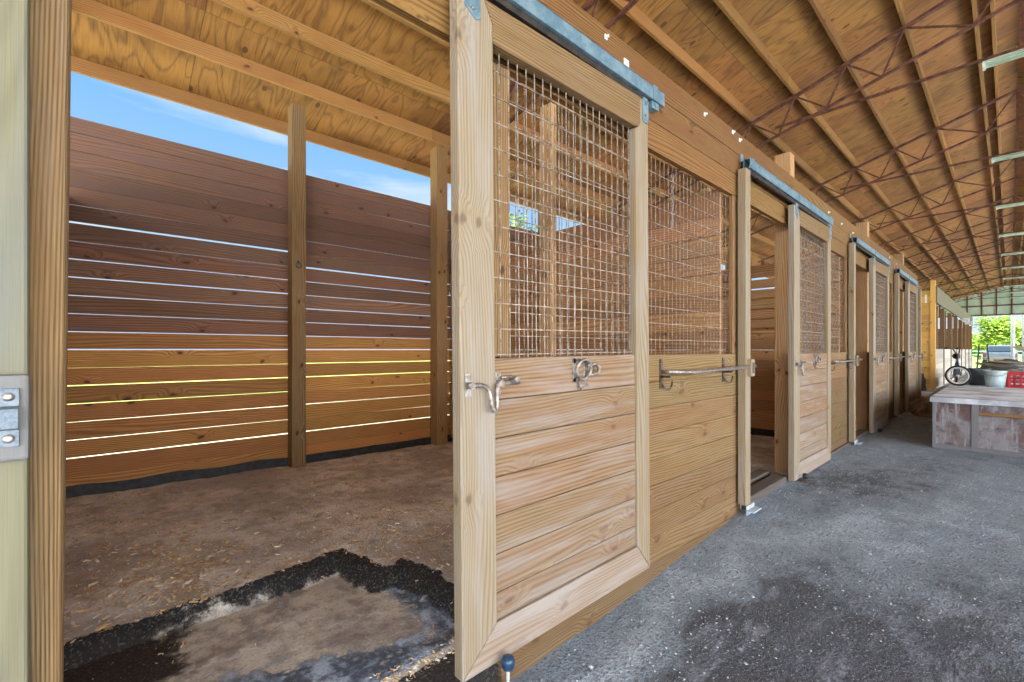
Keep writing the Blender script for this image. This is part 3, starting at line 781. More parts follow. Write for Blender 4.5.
# trusses
TX = [3.46 + BAY * k for k in range(-1, 12)]
for k, x in enumerate(TX):
    t = thing('roof_truss', 'rust red steel truss, %s' % ('mostly hidden over the near stall' if k == 1 else 'above the camera end' if k == 0 else 'the %s one across the aisle roof' % ORD[k - 2]), 'truss', (x, RY, 4.3), 'steel roof trusses')
    top = lambda y: rz(y) - .022
    def bot(y):
        a = abs(y - RY); return 4.885 - .275 * a
    for side in (1, -1):
        F = lambda d: RY + side * d
        mb = MB(); mb.bar((x - .014, F(-.0), top(RY)), (x - .014, F(5.1), top(F(5.1))), .028, .034); mb.bar((x + .02, F(0), top(RY)), (x + .02, F(5.1), top(F(5.1))), .022, .03); mb.build('top_chord', RUST, t)
        mb = MB(); mb.bar((x, F(0), bot(RY)), (x, F(4.9), bot(F(4.9))), .036, .03); mb.build('bottom_chord', RUST, t)
        ys = [.0] + [p + .08 for p in PURL[2:-1]]
        for a, c in zip(ys[:-1], ys[1:]):
            m = a + .21 if a > 0 else .35
            mb = MB(); mb.bar((x, F(a), top(F(a))), (x, F(m), bot(F(m))), .02); mb.build('web_rod', RUST, t)
            mb = MB(); mb.bar((x, F(m), bot(F(m))), (x, F(c), top(F(c))), .02); mb.build('web_rod', RUST, t)
        mb = MB(); mb.bar((x, F(5.0), top(F(5.0))), (x, F(4.75), 3.45), .04); mb.bar((x, F(4.75), 3.45), (x, F(4.9), 3.42), .03); mb.bar((x, F(4.99), 3.35), (x, F(4.99), top(F(4.99))), .05, .05); mb.build('heel_bracket', RUST, t)
    mb = MB(); mb.bar((x, 2.25, 4.37), (x, 2 * RY - 2.25, 4.37), .032, .03); mb.build('tie_rod', RUST, t)
    mb = MB(); mb.bar((x, RY, top(RY)), (x, RY, 4.37), .03); mb.build('king_rod', RUST, t)
    if k >= 2:
        t = thing('strip_light', 'pale strip lamp hung under the %s truss across the aisle' % ORD[k - 2], 'lamp', (x, -.5, 4.3), 'strip lamps under the trusses')
        mb = MB(); mb.prism([(x - .06, 4.315), (x - .035, 4.345), (x + .035, 4.345), (x + .06, 4.315)], -1.05, .2, 'x'); mb.build('housing', MINT, t)
        for dx in (-.03, .03):
            mb = MB(); mb.tube([(x + dx, -1.03, 4.296), (x + dx, .18, 4.296)], .014, 10); mb.build('tube', MINT, t)
        for yy in (.19, -1.04):
            mb = MB(); mb.box(x - .055, x + .055, yy - .012, yy + .012, 4.275, 4.318); mb.build('end_cap', MINT, t)
        for yy in (-.05, -.8):
            mb = MB(); mb.tube([(x, yy, 4.34), (x, yy, 4.40)], .005, 6); mb.build('hanger', WHITE, t)
# open side posts
for k, x in enumerate(TX):
    mb = MB(); mb.box(x - .07, x + .07, -5.2, -5.06, -.25, 3.76, 'z')
    tag(mb.build('eave_post', W['post'], bevel=.004), 'square post holding up the open eave across the aisle', 'post', 'posts along the open side')

# ------------------------------------------------------------------ second block of stalls beyond the alley
SX = 19.5; SE = 39.8; SY = 1.58
mb = MB(); z = -.06
while z < 2.98:
    mb.box(SX, SX + .03, SY + .1, YB, z, z + .183, 'y'); z += .186
struct(mb.build('wall_side', W['yellow'], bevel=.002))
mb = MB(); mb.box(SX - .04, SX + .12, SY, SY + .12, -.06, 3.42, 'z'); tag(mb.build('corner_post', W['yellow']), 'yellow corner post of the far stall block, taller than its header', 'post')
mb = MB(); mb.box(SX - .012, SX - .001, 1.78, 1.83, 2.72, 2.98); tag(mb.build('white_plate', WHITE), 'narrow white plate fixed high on the yellow board wall', 'plate')
mb = MB(); mb.box(SX + .0, SE, SY - .04, SY - .001, 2.70, 3.22, 'x', (.7, .6, .3)); tag(mb.build('header_boards', W['green']), 'long pale header board along the far stall block', 'header')
n2 = 7; st = (SE - SX) / n2
for k in range(n2):
    xa = SX + st * k; xb = xa + st
    mb = MB(); mb.box(xb - .06, xb + .06, SY, SY + .12, -.06, 2.70, 'z'); tag(mb.build('stall_post', W['post']), '%s front post along the far stall block' % ORD[k], 'post')
    mb = MB(); z = -.05
    for q in range(8): mb.box(xa + .14, xb - .14, SY + .02, SY + .05, z, z + .16, 'x'); z += .163
    tag(mb.build('half_wall', W['white']), 'whitewashed half wall of the %s bay in the far stall block' % ORD[k], 'half wall')
    mb = MB(); mb.box(xa + st / 2 - .05, xa + st / 2 + .05, SY + .06, SY + .15, -.06, 2.70, 'z'); tag(mb.build('stall_post', W['post']), 'slim middle post behind the %s white half wall' % ORD[k], 'post')
mb = MB(); z = -.05
while z < 2.9: mb.box(SX + .05, SE, YB, YB + .03, z, z + .15, 'x'); z += .1545
struct(mb.build('wall_back', W['back']))
mb = MB(); z = -.05
while z < 2.5: mb.box(SE, SE + .03, SY + .12, YB, z, z + .15, 'y'); z += .1545
struct(mb.build('wall_side', W['back']))
grid('floor_stall', span(13.9, 46, 2), span(1.44, 5.3, .8), lambda x, y: -.03, SOIL, lambda x, y: (1, .05, 0))
mb = MB(); mb.box(29.9, 30.15, 1.28, 1.5, 2.55, 2.72); mb.prism([(29.85, 2.42), (30.2, 2.42), (30.15, 2.55), (29.9, 2.55)], 1.2, 1.42); mb.box(29.98, 30.06, 1.42, 1.56, 2.6, 2.68)
tag(mb.build('flood_lamp', WHITE, bevel=.01), 'small white flood lamp on the header of the far stall block', 'lamp')
# end wall above the opening
t = NT('pale_green_cladding'); co = t.n('ShaderNodeTexCoord').outputs['Object']
n1 = t.noise(co, 1.1, 3, .5)
CLAD = t.done(t.mix(t.ramp(n1, .4, .6), lin((176, 206, 186)), lin((196, 214, 196))), .5)
CLAD.node_tree.nodes['Principled BSDF'].inputs['Transmission Weight'].default_value = 0
mb = MB(); XG = 43.6; z0 = 3.5
y = RY - 5.6
while y < RY + 5.6:
    y2 = min(y + .1, RY + 5.6); off = .02 if int(round((y - RY) / .1)) % 2 else 0
    za, zb = max(z0 + .02, rz(y) + PD - .02), max(z0 + .02, rz(y2) + PD - .02)
    mb.prism([(y, z0), (y2, z0), (y2, zb), (y, za)], XG + off, XG + off + .006, 'x', None, None, 'yz'); y = y2
struct(mb.build('wall_end', CLAD))
mb = MB()
for q in range(-8, 9):
    y = RY + .68 * q
    if rz(y) + .1 > z0 + .1: mb.box(XG - .06, XG - .01, y - .035, y + .035, z0, rz(y) + .1, 'z')
mb.box(XG - .07, XG - .01, RY - 5.5, RY + 5.5, z0 - .02, z0 + .06, 'y'); mb.box(XG - .07, XG - .01, RY - 3.2, RY + 3.2, 4.1, 4.18, 'y')
struct(mb.build('trim_end', RUST))
for k, y in enumerate((-.13, -.62)):
    mb = MB(); mb.tube([(44.6, y, -.06), (44.6, y, 3.95)], .1, 12)
    tag(mb.build('end_post', WHITE), '%s white round post under the far gable' % ('nearer the far stall block, the left' if k == 0 else 'right-hand'), 'post')

# ------------------------------------------------------------------ low stage in the aisle and the things on it
def grime_mat():
    t = NT('stained_panel'); co = t.n('ShaderNodeTexCoord').outputs['Object']
    a = t.noise(co, 2.6, 5, .62, .6); b = t.noise(co, 9, 5, .65); mp = t.n('ShaderNodeMapping', i_Vector=co); mp.inputs['Scale'].default_value = (1, 7, 1); c = t.noise(mp.outputs[0], 3, 4, .6)
    col = t.mix(t.ramp(a, .4, .6), lin((138, 134, 138)), lin((104, 84, 80)))
    col = t.mix(t.math('MULTIPLY', t.ramp(c, .5, .68), .7), col, lin((164, 168, 176)))
    col = t.mix(t.math('MULTIPLY', t.ramp(b, .5, .66), .6), col, lin((74, 62, 62)))
    t.bump(b, .3, .01)
    return t.done(col, .75)
GRIME = grime_mat()
t = thing('stage', 'low weathered grey plywood stage standing in the aisle', 'stage', (7.75, -.8, 0))
Y0, Y1, X0, X1, ZT = .66, -3.6, 7.76, 21.0, .60
mb = MB()
pv = [(Y0, .24), (.26, None)]
x = X0
ed = [Y0, .285, -.36, -1.0, -1.7, -2.4, -3.1, Y1]
for k in range(len(ed) - 1):
    a, b_ = ed[k], ed[k + 1]
    p = MB(); p.box(X0 + .012, X0 + .03, b_ + .03, a - .03, .05, ZT - .032, 'y', (R.random(), R.random(), .5)); p.build('front_panel', GRIME, t)
for k, a in enumerate(ed):
    p = MB(); p.box(X0, X0 + .05, a - .035, a + .0 if k == 0 else a + .03, .02, ZT - .031, 'z', (.4, .5, .6)); p.build('upright', W['greyboard'], t, .003)
p = MB(); p.box(X0 - .006, X0 + .02, Y1, ed[1] - .03, .44, .475, 'y', (.6, .2, 0)); p.build('ledge_rail', W['post'], t, .003)
p = MB(); p.box(X0 - .01, X0 + .03, Y1, Y0, .0, .05, 'y', (.2, .5, .5)); p.build('kick_plate', W['greyboard'], t, .003)
p = MB(); p.box(X0 + .03, X1, Y0 - .05, Y0, .0, ZT - .031, 'x', (.5, .5, .5)); p.build('side_panel', W['greyboard'], t, .003)
p = MB()
nx = 11
for k in range(nx):
    xa = X0 - .03 + (X1 - X0 + .05) * k / nx; xb = X0 - .03 + (X1 - X0 + .05) * (k + 1) / nx
    for ya, yb in ((Y1, -1.6), (-1.597, Y0 + .02)): p.box(xa, xb - .003, ya, yb, ZT - .03, ZT + .03, 'y', (R.uniform(.4, 1), R.random(), R.uniform(.5, 1)))
p.build('deck', plain('dusty_deck', lin((226, 234, 244)), lin((162, 168, 178)), .9, 2.2, .4), t)
# dust and chaff left on the deck edge
mb = MB()
ZD = ZT + .03
# bicycle
def bike(ox, oy, hd, steer):
    t = thing('bicycle', "small child's bicycle with pale rims standing on the stage", 'bicycle', (ox, oy, ZD))
    M = Matrix.Translation((ox, oy, ZD)) @ Matrix.Rotation(hd, 4, 'Z')
    r = .168; wb = .50
    def pt(a, b, c): return M @ Vector((a, b, c))
    for wx, st in ((0, 0), (wb, steer)):
        Mw = M @ Matrix.Translation((wx, 0, r)) @ Matrix.Rotation(st, 4, 'Z')
        ty = MB(); ty.tube([Mw @ Vector(((r - .015) * math.cos(a), 0, (r - .015) * math.sin(a))) for a in [2 * PI * q / 28 for q in range(29)]], .015, 8, False); w_ = ty.build('tyre', BLACK, t)
        ri = MB(); ri.tube([Mw @ Vector(((r - .038) * math.cos(a), 0, (r - .038) * math.sin(a))) for a in [2 * PI * q / 28 for q in range(29)]], .014, 8, False)
        ri.tube([Mw @ Vector((0, -.03, 0)), Mw @ Vector((0, .03, 0))], .014, 8); ri.build('rim', WHITE, w_)
        sp = MB()
        for q in range(12):
            a = 2 * PI * q / 12; sp.tube([Mw @ Vector((0, 0, 0)), Mw @ Vector(((r - .045) * math.cos(a), 0, (r - .045) * math.sin(a)))], .0018, 4, False)
        sp.build('spokes', STEEL, w_)
    f = MB()
    bb, stt, hd_, ht = pt(.2, 0, .17), pt(.13, 0, .40), pt(.40, 0, .46), pt(.42, 0, .39)
    for a, c in ((bb, stt), (bb, ht), (stt, ht), (bb, pt(0, .03, r)), (bb, pt(0, -.03, r)), (stt, pt(0, .03, r)), (stt, pt(0, -.03, r)), (hd_, ht), (ht, pt(wb, .03, r)), (ht, pt(wb, -.03, r))): f.tube([a, c], .012, 7)
    f.build('frame', plain('bike_paint', lin((70, 84, 104)), None, .4), t)
    s = MB(); s.tube([stt, pt(.11, 0, .46)], .01, 6); s.build('seat_post', STEEL, t)
    s = MB(); s.tube([pt(.03, 0, .475), pt(.06, 0, .485), pt(.12, 0, .478), pt(.2, 0, .475), pt(.24, 0, .47)], [.02, .055, .045, .022, .012], 8); s.build('saddle', BLACK, t)
    Mh = M @ Matrix.Translation((.39, 0, 0)) @ Matrix.Rotation(steer, 4, 'Z')
    def hp(a, b, c): return Mh @ Vector((a, b, c))
    h = MB(); h.tube([hd_, hp(0, 0, .52)], .01, 6); h.tube([hp(-.06, .2, .62), hp(-.02, .15, .62), hp(0, .06, .53), hp(0, -.06, .53), hp(-.02, -.15, .62), hp(-.06, -.2, .62)], .01, 7); hb = h.build('handlebar', OLDSTEEL, t)
    for q in (1, -1):
        g = MB(); g.tube([hp(-.05, .19 * q, .62), hp(-.085, .235 * q, .62)], .015, 7); g.build('grip', BLACK, hb)
    c = MB(); c.lathe([(.05, -.004), (.05, .004)], 0, 0, 14, M @ Matrix.Translation((.2, -.035, .17)) @ Matrix.Rotation(PI / 2, 4, 'X')); c.tube([pt(.2, -.05, .17), pt(.27, -.05, .11)], .007, 6); c.box(-.03, .03, -.02, .02, -.008, .008, 'x', None, M @ Matrix.Translation((.28, -.08, .105))); c.build('crank', OLDSTEEL, t)
bike(10.98, .63, math.radians(186), math.radians(70))
# bucket
t = thing('bucket', 'pale metal bucket on the stage left of the red crates', 'bucket', (10.55, .16, ZD))
mb = MB(); mb.lathe([(.10, ZD), (.118, ZD + .12), (.135, ZD + .25), (.14, ZD + .26), (.132, ZD + .262), (.128, ZD + .25), (.095, ZD + .02), (.02, ZD + .02)], 10.55, .16, 24); mb.build('pail', metal('pail_zinc', lin((168, 198, 206)), lin((206, 220, 222)), .5, .3), t)
mb = MB(); mb.tube([(10.55, .16 + .135 * math.cos(a), ZD + .25 - .1 * math.sin(a) ) if False else (10.55 - .135 * math.sin(a) * .9 - .02, .16 + .138 * math.cos(a), ZD + .25 - .07 * math.sin(a)) for a in [PI * q / 12 for q in range(13)]], .004, 6); mb.build('bail_handle', STEEL, t)
t = thing('bucket', 'dark grey bucket standing behind the pale one on the stage', 'bucket', (11.02, .36, ZD))
mb = MB(); mb.lathe([(.12, ZD), (.15, ZD + .27), (.156, ZD + .28), (.145, ZD + .28), (.112, ZD + .02), (.02, ZD + .02)], 11.02, .36, 24); mb.build('pail', plain('grey_rubber', lin((92, 100, 104)), lin((74, 80, 84))), t)
def crate(cx, cy, rot, lab):
    t = thing('crate', lab, 'crate', (cx, cy, ZD), 'red crates on the stage')
    M = Matrix.Translation((cx, cy, ZD)) @ Matrix.Rotation(rot, 4, 'Z')
    w, d, h = .17, .17, .24
    mb = MB()
    for sx, sy, ln in ((1, 0, d), (-1, 0, d), (0, 1, w), (0, -1, w)):
        for z0, z1 in ((.0, .03), (.075, .09), (.135, .15), (.2, .24)):
            if sx: mb.box(sx * w - .006, sx * w + .006, -d, d, z0, z1, 'y', None, M)
            else: mb.box(-w, w, sy * d - .006, sy * d + .006, z0, z1, 'x', None, M)
        for q in range(6):
            p = -ln + 2 * ln * q / 5
            wd = .018 if q in (0, 5) else .007
            if sx: mb.box(sx * w - .006, sx * w + .006, p - wd, p + wd, 0, h, 'z', None, M)
            else: mb.box(p - wd, p + wd, sy * d - .006, sy * d + .006, 0, h, 'z', None, M)
    mb.build('lattice_body', RED, t)
    mb = MB(); mb.box(-w, w, -d, d, .0, .01, 'x', None, M); mb.build('base', RED, t)
crate(10.74, -.15, .04, 'red lattice crate on the stage, beside the pale bucket')
crate(10.78, -.52, -.05, 'red lattice crate on the stage, at the edge of the photo')
# lumber lying on the stage
def plank(p0, p1, w, h, mat, lab, nm='loose_plank'):
    mb = MB(); mb.bar(p0, p1, w, h); tag(mb.build(nm, mat), lab, 'plank', 'planks lying on the stage')
LUM = [((12.6, .5, ZD + .03), (15.4, -.35, ZD + .05), .14, 'greyboard', 'grey plank lowest in the heap, pointing at the bicycle'),
       ((13.0, .15, ZD + .075), (15.6, .28, ZD + .105), .19, 'white', 'wide pale plank lying across the heap behind the bucket'),
       ((13.4, -.6, ZD + .125), (14.2, .62, ZD + .15), .15, 'post', 'short brown plank across the near end of the heap'),
       ((12.9, -.9, ZD + .165), (16.0, .1, ZD + .19), .14, 'greyboard', 'grey plank topmost in the heap above the red crates'),
       ((14.3, -.2, ZD + .2), (17.6, .55, ZD + .24), .2, 'greyboard', 'broad grey plank at the back of the heap'),
       ((14.6, -.6, ZD + .26), (17.5, .3, ZD + .3), .14, 'white', 'thin pale plank high on the back of the heap')]
for a, b_, w_, m, lab in LUM: plank(a, b_, w_, .035, W[m], lab)
mb = MB(); mb.bar((12.7, -1.0, ZD + .2), (14.9, -.1, ZD + .66), .12, .03); tag(mb.build('loose_plank', W['white']), 'white board sloping up out of the heap at the right', 'plank', 'planks lying on the stage')
# tarp heap
def blob(name, cx, cy, cz, rx, ry, rzz, mat, seed, n=18):
    mb = MB(); pr = []
    rows = 9
    b = 0
    for i in range(rows):
        th = PI / 2 * (1 - i / (rows - 1))
        for k in range(n):
            a = 2 * PI * k / n
            q = 1 + .28 * noise.noise(Vector((math.cos(a) * 1.7, math.sin(a) * 1.7 + seed, i * .5)))
            mb.v.append((cx + rx * math.cos(th) ** .7 * math.cos(a) * q, cy + ry * math.cos(th) ** .7 * math.sin(a) * q, cz + rzz * math.sin(th) * q))
    for i in range(rows - 1):
        for k in range(n): mb.face((i * n + k, i * n + (k + 1) % n, (i + 1) * n + (k + 1) % n, (i + 1) * n + k), [(0, 0)] * 4, (.5, .5, 0), True)
    return mb.build(name, mat)
tag(blob('tarpaulin', 18.6, .1, ZD, .7, .5, .3, plain('dark_tarp', lin((62, 72, 70)), lin((92, 100, 88)), .6, 3, .6), 3), 'crumpled dark tarpaulin behind the heap of planks on the stage', 'tarpaulin')
tag(blob('dirt_heap', 11.9, .98, -.02, .9, .3, .34, plain('heap_soil', lin((142, 120, 96)), lin((92, 76, 64)), .95, 5, .9), 8), 'low heap of soil and chaff between the stage and the last stall door', 'heap')
tag(blob('sack', 18.9, 1.84, -.05, .16, .1, .5, plain('black_sack', lin((40, 36, 36)), lin((60, 52, 48)), .6, 8, .6), 5), 'dark slumped sack at the foot of the yellow wall', 'sack')
# step ladder near the end of the far block
t = thing('stepladder', 'dark stepladder standing at the end of the far stall block', 'ladder', (38.0, 1.05, -.06))
for side, nm in ((1, 'front_frame'), (-1, 'back_frame')):
    mb = MB()
    for dy in (-.2, .2): mb.bar((38 - side * .42, 1.05 + dy * 1.3, -.05), (38, 1.05 + dy * .8, 1.55), .05)
    for q in range(5):
        f = (q + .7) / 5.5; mb.bar((38 - side * .42 * (1 - f), 1.05 - .22, -.05 + 1.6 * f), (38 - side * .42 * (1 - f), 1.05 + .22, -.05 + 1.6 * f), .06, .025)
    mb.build(nm, plain('ladder_paint', lin((44, 50, 56)), None, .5), t)
# utility vehicle parked outside the far end
t = thing('utility_vehicle', 'grey utility truck parked outside the far end of the barn', 'vehicle', (54, .55, -.06))
PAINT = plain('truck_paint', lin((62, 74, 86)), lin((52, 62, 74)), .35, 2, 0); GLS = plain('truck_glass', lin((44, 54, 64)), None, .1, 2, 0)
vy = .55
mb = MB(); mb.prism([(54, .45), (54.05, 1.02), (56.2, 1.05), (57.9, .98), (58.1, .8), (58.1, .45)], vy - .98, vy + .98); mb.build('body', PAINT, t, .06)
mb = MB(); mb.prism([(54.6, 1.04), (54.75, 1.62), (56.1, 1.62), (56.6, 1.04)], vy - .78, vy + .78); cb = mb.build('cab', PAINT, t, .07)
mb = MB(); mb.prism([(54.60, 1.12), (54.70, 1.52), (54.72, 1.52), (54.62, 1.12)], vy - .62, vy + .62); mb.build('rear_window', GLS, cb)
mb = MB(); mb.box(53.9, 54.05, vy - .95, vy + .95, .42, .6); mb.build('bumper', OLDSTEEL, t, .02)
for s_ in (1, -1):
    mb = MB(); mb.box(53.97, 54.03, vy + s_ * .85 - .08, vy + s_ * .85 + .08, .72, .95); mb.build('tail_lamp', plain('lamp_red', lin((96, 22, 24)), None, .3, 2, 0), t)
    for wx in (54.8, 57.3):
        mb = MB(); mb.tube([(wx, vy + s_ * .78, .3), (wx, vy + s_ * 1.0, .3)], .36, 20); wo = mb.build('wheel', BLACK, t)
        mb = MB(); mb.tube([(wx, vy + s_ * .98, .3), (wx, vy + s_ * 1.02, .3)], .2, 14); mb.build('hub', PALE, wo)

# ------------------------------------------------------------------ loose stuff
def scatter(name, pts, mat, lab, cat, flat=False):
    mb = MB()
    for (x, y, z, s_) in pts:
        a = R.uniform(0, 2 * PI); tl = R.uniform(-.5, .5); tint = (R.random(), R.random(), R.random())
        M = Matrix.Translation((x, y, z)) @ Matrix.Rotation(a, 4, 'Z') @ Matrix.Rotation(tl, 4, 'X') @ Matrix.Rotation(R.uniform(-.3, .3), 4, 'Y')
        b = len(mb.v)
        if flat:
            l, w, h = s_, s_ * R.uniform(.18, .5), s_ * .06
            for q in ((-l, -w * .6, 0), (l * .9, -w, h), (l, w * .7, 0), (-l * .8, w, h), (0, 0, h * 2.5)): mb.v.append(tuple(M @ Vector(q)))
            for idx in ((0, 1, 4), (1, 2, 4), (2, 3, 4), (3, 0, 4), (0, 3, 2, 1)): mb.face(tuple(b + i for i in idx), [(0, 0)] * len(idx), tint)
        else:
            for q in ((1, 0, 0), (-1, 0, 0), (0, .8, 0), (0, -.8, 0), (0, 0, .6), (0, 0, -.6)): mb.v.append(tuple(M @ (Vector(q) * s_ * R.uniform(.7, 1.2))))
            for idx in ((0, 2, 4), (2, 1, 4), (1, 3, 4), (3, 0, 4), (2, 0, 5), (1, 2, 5), (3, 1, 5), (0, 3, 5)): mb.face(tuple(b + i for i in idx), [(0, 0)] * 3, tint)
    o = mb.build(name, mat, origin=(0, 0, 0)); tag(o, lab, cat, None, 'stuff'); return o
def chipmat(name, cols, rough=.85):
    t = NT(name); at = t.n('ShaderNodeAttribute', attribute_name='tint'); s = t.n('ShaderNodeSeparateColor', i_0=at.outputs['Color'])
    c = t.mix(s.outputs[0], cols[0], cols[1]); c = t.mix(t.math('MULTIPLY', t.math('GREATER_THAN', s.outputs[1], .7), .9), c, cols[2])
    return t.done(c, rough)
pts = []
while len(pts) < 7600:
    x, y = R.uniform(-.15, 3.3), R.uniform(1.5, 4.9)
    den = .07 + .93 * math.exp(-((x - .25 - .12 * (y - 2.6)) / .28) ** 2 - ((y - 2.95) / .55) ** 2) + .3 * math.exp(-((x - 1.5) / .6) ** 2 - ((y - 2.7) / .6) ** 2) + .25 * math.exp(-((x - .15) / .3) ** 2 - ((y - 3.9) / .7) ** 2)
    if edge_sd(x, y) < 0: den *= .14
    if noise.noise(Vector((x * 5, y * 5, 2))) < -.15: den *= .4
    if R.random() < den: pts.append((x, y, stall_h(x, y) + .003, R.choice((.006, .008, .010, .013, .018)) * R.uniform(.7, 1.2) * (.65 if edge_sd(x, y) < 0 else 1)))
for q in range(260):
    x = R.uniform(.75, 1.3); y = 1.64 + R.gauss(0, .018); pts.append((x, y, stall_h(x, y) + .006, R.uniform(.005, .012)))
scatter('wood_shavings', pts, chipmat('shavings', (lin((226, 202, 156)), lin((168, 138, 100)), lin((240, 234, 220)))), 'tan wood shavings strewn over the near stall floor', 'shavings', True)
pts = []
while len(pts) < 5200:
    x, y = .6 + 6.5 * R.random() ** 1.5, R.uniform(-.4, 1.36)
    den = .35 + .65 * sstep(.3, 1.2, y)
    if noise.noise(Vector((x * 3, y * 3, 12))) < -.1: den *= .3
    if R.random() < den: pts.append((x, y, zg(x, y) + .002, R.choice((.003, .004, .005, .006)) * R.uniform(.7, 1.5)))
for q in range(30):
    x, y = .9 + 5 * R.random(), R.uniform(.5, 1.3); pts.append((x, y, zg(x, y) + .004, R.uniform(.009, .017)))
scatter('gravel', pts, chipmat('grit', (lin((138, 144, 152)), lin((88, 92, 98)), lin((188, 194, 200)))), 'pale grit scattered on the dark aisle floor', 'gravel')

# ------------------------------------------------------------------ trees
LEAF = {}
def leafmat(name, a, b):
    t = NT(name); at = t.n('ShaderNodeAttribute', attribute_name='tint'); s = t.n('ShaderNodeSeparateColor', i_0=at.outputs['Color'])
    return t.done(t.mix(s.outputs[0], a, b), .7)
LA = leafmat('spring_leaves', lin((96, 130, 34)), lin((140, 164, 58))); LB = leafmat('dark_leaves', lin((52, 86, 36)), lin((86, 118, 56)))
BARK = plain('bark', lin((110, 96, 84)), lin((76, 64, 56)), .9, 6, .8)
def tree(x, y, h, r, n, mat, lab, cz=.62, leaf=.16, sparse=False):
    t = thing('tree', lab, 'tree', (x, y, -.06))
    mb = MB(); mb.tube([(x, y, -.1), (x + .1, y, h * .35), (x + .05, y + .1, h * .7), (x, y, h * .93)], [h * .025, h * .02, h * .012, .01], 8)
    for k in range(9):
        a = k * 2.4; z = h * (.35 + .055 * k); L = r * R.uniform(.6, .95)
        mb.tube([(x + .08, y, z), (x + L * .5 * math.cos(a), y + L * .5 * math.sin(a), z + h * .07), (x + L * math.cos(a), y + L * math.sin(a), z + h * .1)], [h * .009, h * .006, .008], 6)
    mb.build('trunk', BARK, t)
    mb = MB(); cl = []
    for q in range(26):
        u, v_, w_ = R.gauss(0, 1), R.gauss(0, 1), R.gauss(0, 1); L = math.sqrt(u * u + v_ * v_ + w_ * w_); s_ = R.random() ** .4
        cl.append((x + r * .8 * s_ * u / L, y + r * .8 * s_ * v_ / L, h * cz + h * (1 - cz) * .82 * s_ * w_ / L, r * R.uniform(.22, .42)))
    for q in range(n):
        c = R.choice(cl); p = Vector((R.gauss(0, .55) * c[3] + c[0], R.gauss(0, .55) * c[3] + c[1], R.gauss(0, .55) * c[3] + c[2]))
        M = Matrix.Translation(p) @ Matrix.Rotation(R.uniform(0, 6.3), 4, 'Z') @ Matrix.Rotation(R.uniform(0, 3.1), 4, 'X')
        l = leaf * R.uniform(.6, 1.3); b = len(mb.v)
        for s4 in ((-l, 0, 0), (0, -l * .5, l * .1), (l, 0, 0), (0, l * .5, l * .1)): mb.v.append(tuple(M @ Vector(s4)))
        mb.face((b, b + 1, b + 2, b + 3), [(0, 0)] * 4, (R.random(), R.random(), 0))
    mb.build('crown', mat, t)
tree(72, 1.0, 5.4, 1.9, 3800, LA, 'bright spring green tree in full leaf past the grey truck', .6)
tree(84, 2.6, 3.4, 1.9, 2000, LA, 'low pale green tree close to the end of the far stalls', .5)
tree(95, -1.3, 5.2, 2.4, 2600, LB, 'darker green tree behind the white round posts', .5)
tree(112, 3.5, 4.2, 3, 2200, LB, 'far dark green tree low on the horizon', .5)
tree(125, -2.5, 5.0, 3, 2200, LB, 'far dark tree at the right edge of the view through the barn end', .5)
tree(20.3, 22.0, 11.0, 2.6, 900, LB, 'tall thin tree behind the back wall, seen through the near door mesh', .72, .2)
mb = MB()
for q in range(-6, 7): mb.box(66, 66.08, q * 1.5 - .04, q * 1.5 + .04, -.06, 1.15, 'z')
for z in (.35, .7, 1.05): mb.box(66.02, 66.06, -9, 9, z, z + .09, 'y')
tag(mb.build('rail_fence', plain('teal_fence', lin((110, 150, 140)), None)), 'low pale green rail fence across the far meadow', 'fence')

# ------------------------------------------------------------------ sky, sun, camera
dirv_sky = Vector((-.3, -.95, .12)).normalized()     # low bright glow added to the unseen sky to light the barn
w = bpy.data.worlds.new('World'); bpy.context.scene.world = w; w.use_nodes = True
nt = w.node_tree; bg = nt.nodes['Background']
tc = nt.nodes.new('ShaderNodeTexCoord'); sx = nt.nodes.new('ShaderNodeSeparateXYZ'); nt.links.new(tc.outputs['Generated'], sx.inputs[0])
mr = nt.nodes.new('ShaderNodeMapRange'); nt.links.new(sx.outputs[2], mr.inputs[0]); mr.inputs[1].default_value = 0; mr.inputs[2].default_value = .42
mx = nt.nodes.new('ShaderNodeMix'); mx.data_type = 'RGBA'; nt.links.new(mr.outputs[0], mx.inputs[0]); mx.inputs[6].default_value = lin((204, 226, 242)); mx.inputs[7].default_value = lin((124, 184, 240))
mp = nt.nodes.new('ShaderNodeMapping'); nt.links.new(tc.outputs['Generated'], mp.inputs[0]); mp.inputs['Scale'].default_value = (2.2, 2.2, 9); mp.inputs['Rotation'].default_value = (.12, .1, 0)
ns = nt.nodes.new('ShaderNodeTexNoise'); nt.links.new(mp.outputs[0], ns.inputs['Vector']); ns.inputs['Scale'].default_value = 1.6; ns.inputs['Detail'].default_value = 6; ns.inputs['Distortion'].default_value = .5
cr = nt.nodes.new('ShaderNodeMapRange'); nt.links.new(ns.outputs[0], cr.inputs[0]); cr.inputs[1].default_value = .5; cr.inputs[2].default_value = .78; cr.inputs[4].default_value = .75
m2 = nt.nodes.new('ShaderNodeMix'); m2.data_type = 'RGBA'; nt.links.new(cr.outputs[0], m2.inputs[0]); nt.links.new(mx.outputs[2], m2.inputs[6]); m2.inputs[7].default_value = (.95, .97, 1, 1)
dp = nt.nodes.new('ShaderNodeVectorMath'); dp.operation = 'DOT_PRODUCT'; nt.links.new(tc.outputs['Generated'], dp.inputs[0]); dp.inputs[1].default_value = dirv_sky
mr2 = nt.nodes.new('ShaderNodeMapRange'); nt.links.new(dp.outputs['Value'], mr2.inputs[0]); mr2.inputs[1].default_value = .35; mr2.inputs[2].default_value = 1; mr2.inputs[4].default_value = 1
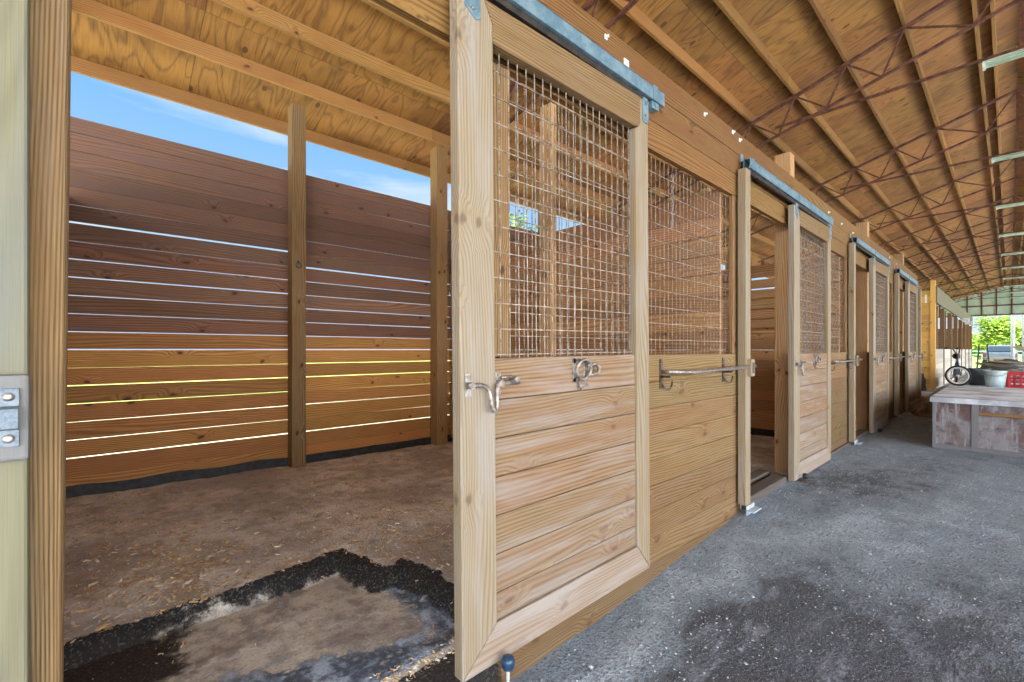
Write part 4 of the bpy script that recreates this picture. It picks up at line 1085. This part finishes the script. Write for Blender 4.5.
pw = nt.nodes.new('ShaderNodeMath'); pw.operation = 'POWER'; nt.links.new(mr2.outputs[0], pw.inputs[0]); pw.inputs[1].default_value = 1.3
m3 = nt.nodes.new('ShaderNodeMix'); m3.data_type = 'RGBA'; m3.clamp_factor = True; nt.links.new(pw.outputs[0], m3.inputs[0]); nt.links.new(m2.outputs[2], m3.inputs[6]); m3.inputs[7].default_value = (9, 9.4, 9.8, 1)
dp2 = nt.nodes.new('ShaderNodeVectorMath'); dp2.operation = 'DOT_PRODUCT'; nt.links.new(tc.outputs['Generated'], dp2.inputs[0]); dp2.inputs[1].default_value = Vector((.0, .5, .87)).normalized()  # second bright sky patch, added out of view to fill the stall floor
mr4 = nt.nodes.new('ShaderNodeMapRange'); mr4.interpolation_type = 'SMOOTHSTEP'; nt.links.new(dp2.outputs['Value'], mr4.inputs[0]); mr4.inputs[1].default_value = .885; mr4.inputs[2].default_value = .985
m4 = nt.nodes.new('ShaderNodeMix'); m4.data_type = 'RGBA'; nt.links.new(mr4.outputs[0], m4.inputs[0]); nt.links.new(m3.outputs[2], m4.inputs[6]); m4.inputs[7].default_value = (11, 11.3, 11.5, 1)
nt.links.new(m4.outputs[2], bg.inputs[0]); bg.inputs[1].default_value = 1.0
sd = bpy.data.lights.new('sun', 'SUN'); sd.energy = 22; sd.angle = .01; sd.color = (1, .97, .92)
so = bpy.data.objects.new('sun', sd); C.objects.link(so)
dirv = Vector((-.45, -.38, 1.0)).normalized()
so.rotation_euler = dirv.to_track_quat('Z', 'Y').to_euler(); so.location = (0, -10, 20)

cd = bpy.data.cameras.new('camera'); co_ = bpy.data.objects.new('camera', cd); C.objects.link(co_)
cd.sensor_width = 36; cd.lens = 36 * 455.1 / 1024; cd.shift_y = 9 / 1024; cd.clip_start = .02; cd.clip_end = 500
th = math.atan((1010 - 512) / 455.1)
co_.location = (0, 0, 1.22); co_.rotation_euler = (PI / 2, 0, -(PI / 2 - th))
sc = bpy.context.scene; sc.camera = co_
sc.view_settings.view_transform = 'Standard'; sc.view_settings.look = 'None'; sc.view_settings.gamma = 1; sc.view_settings.use_curve_mapping = False
sc.view_settings.exposure = 0.22
sc.cycles.max_bounces = 10; sc.cycles.diffuse_bounces = 7
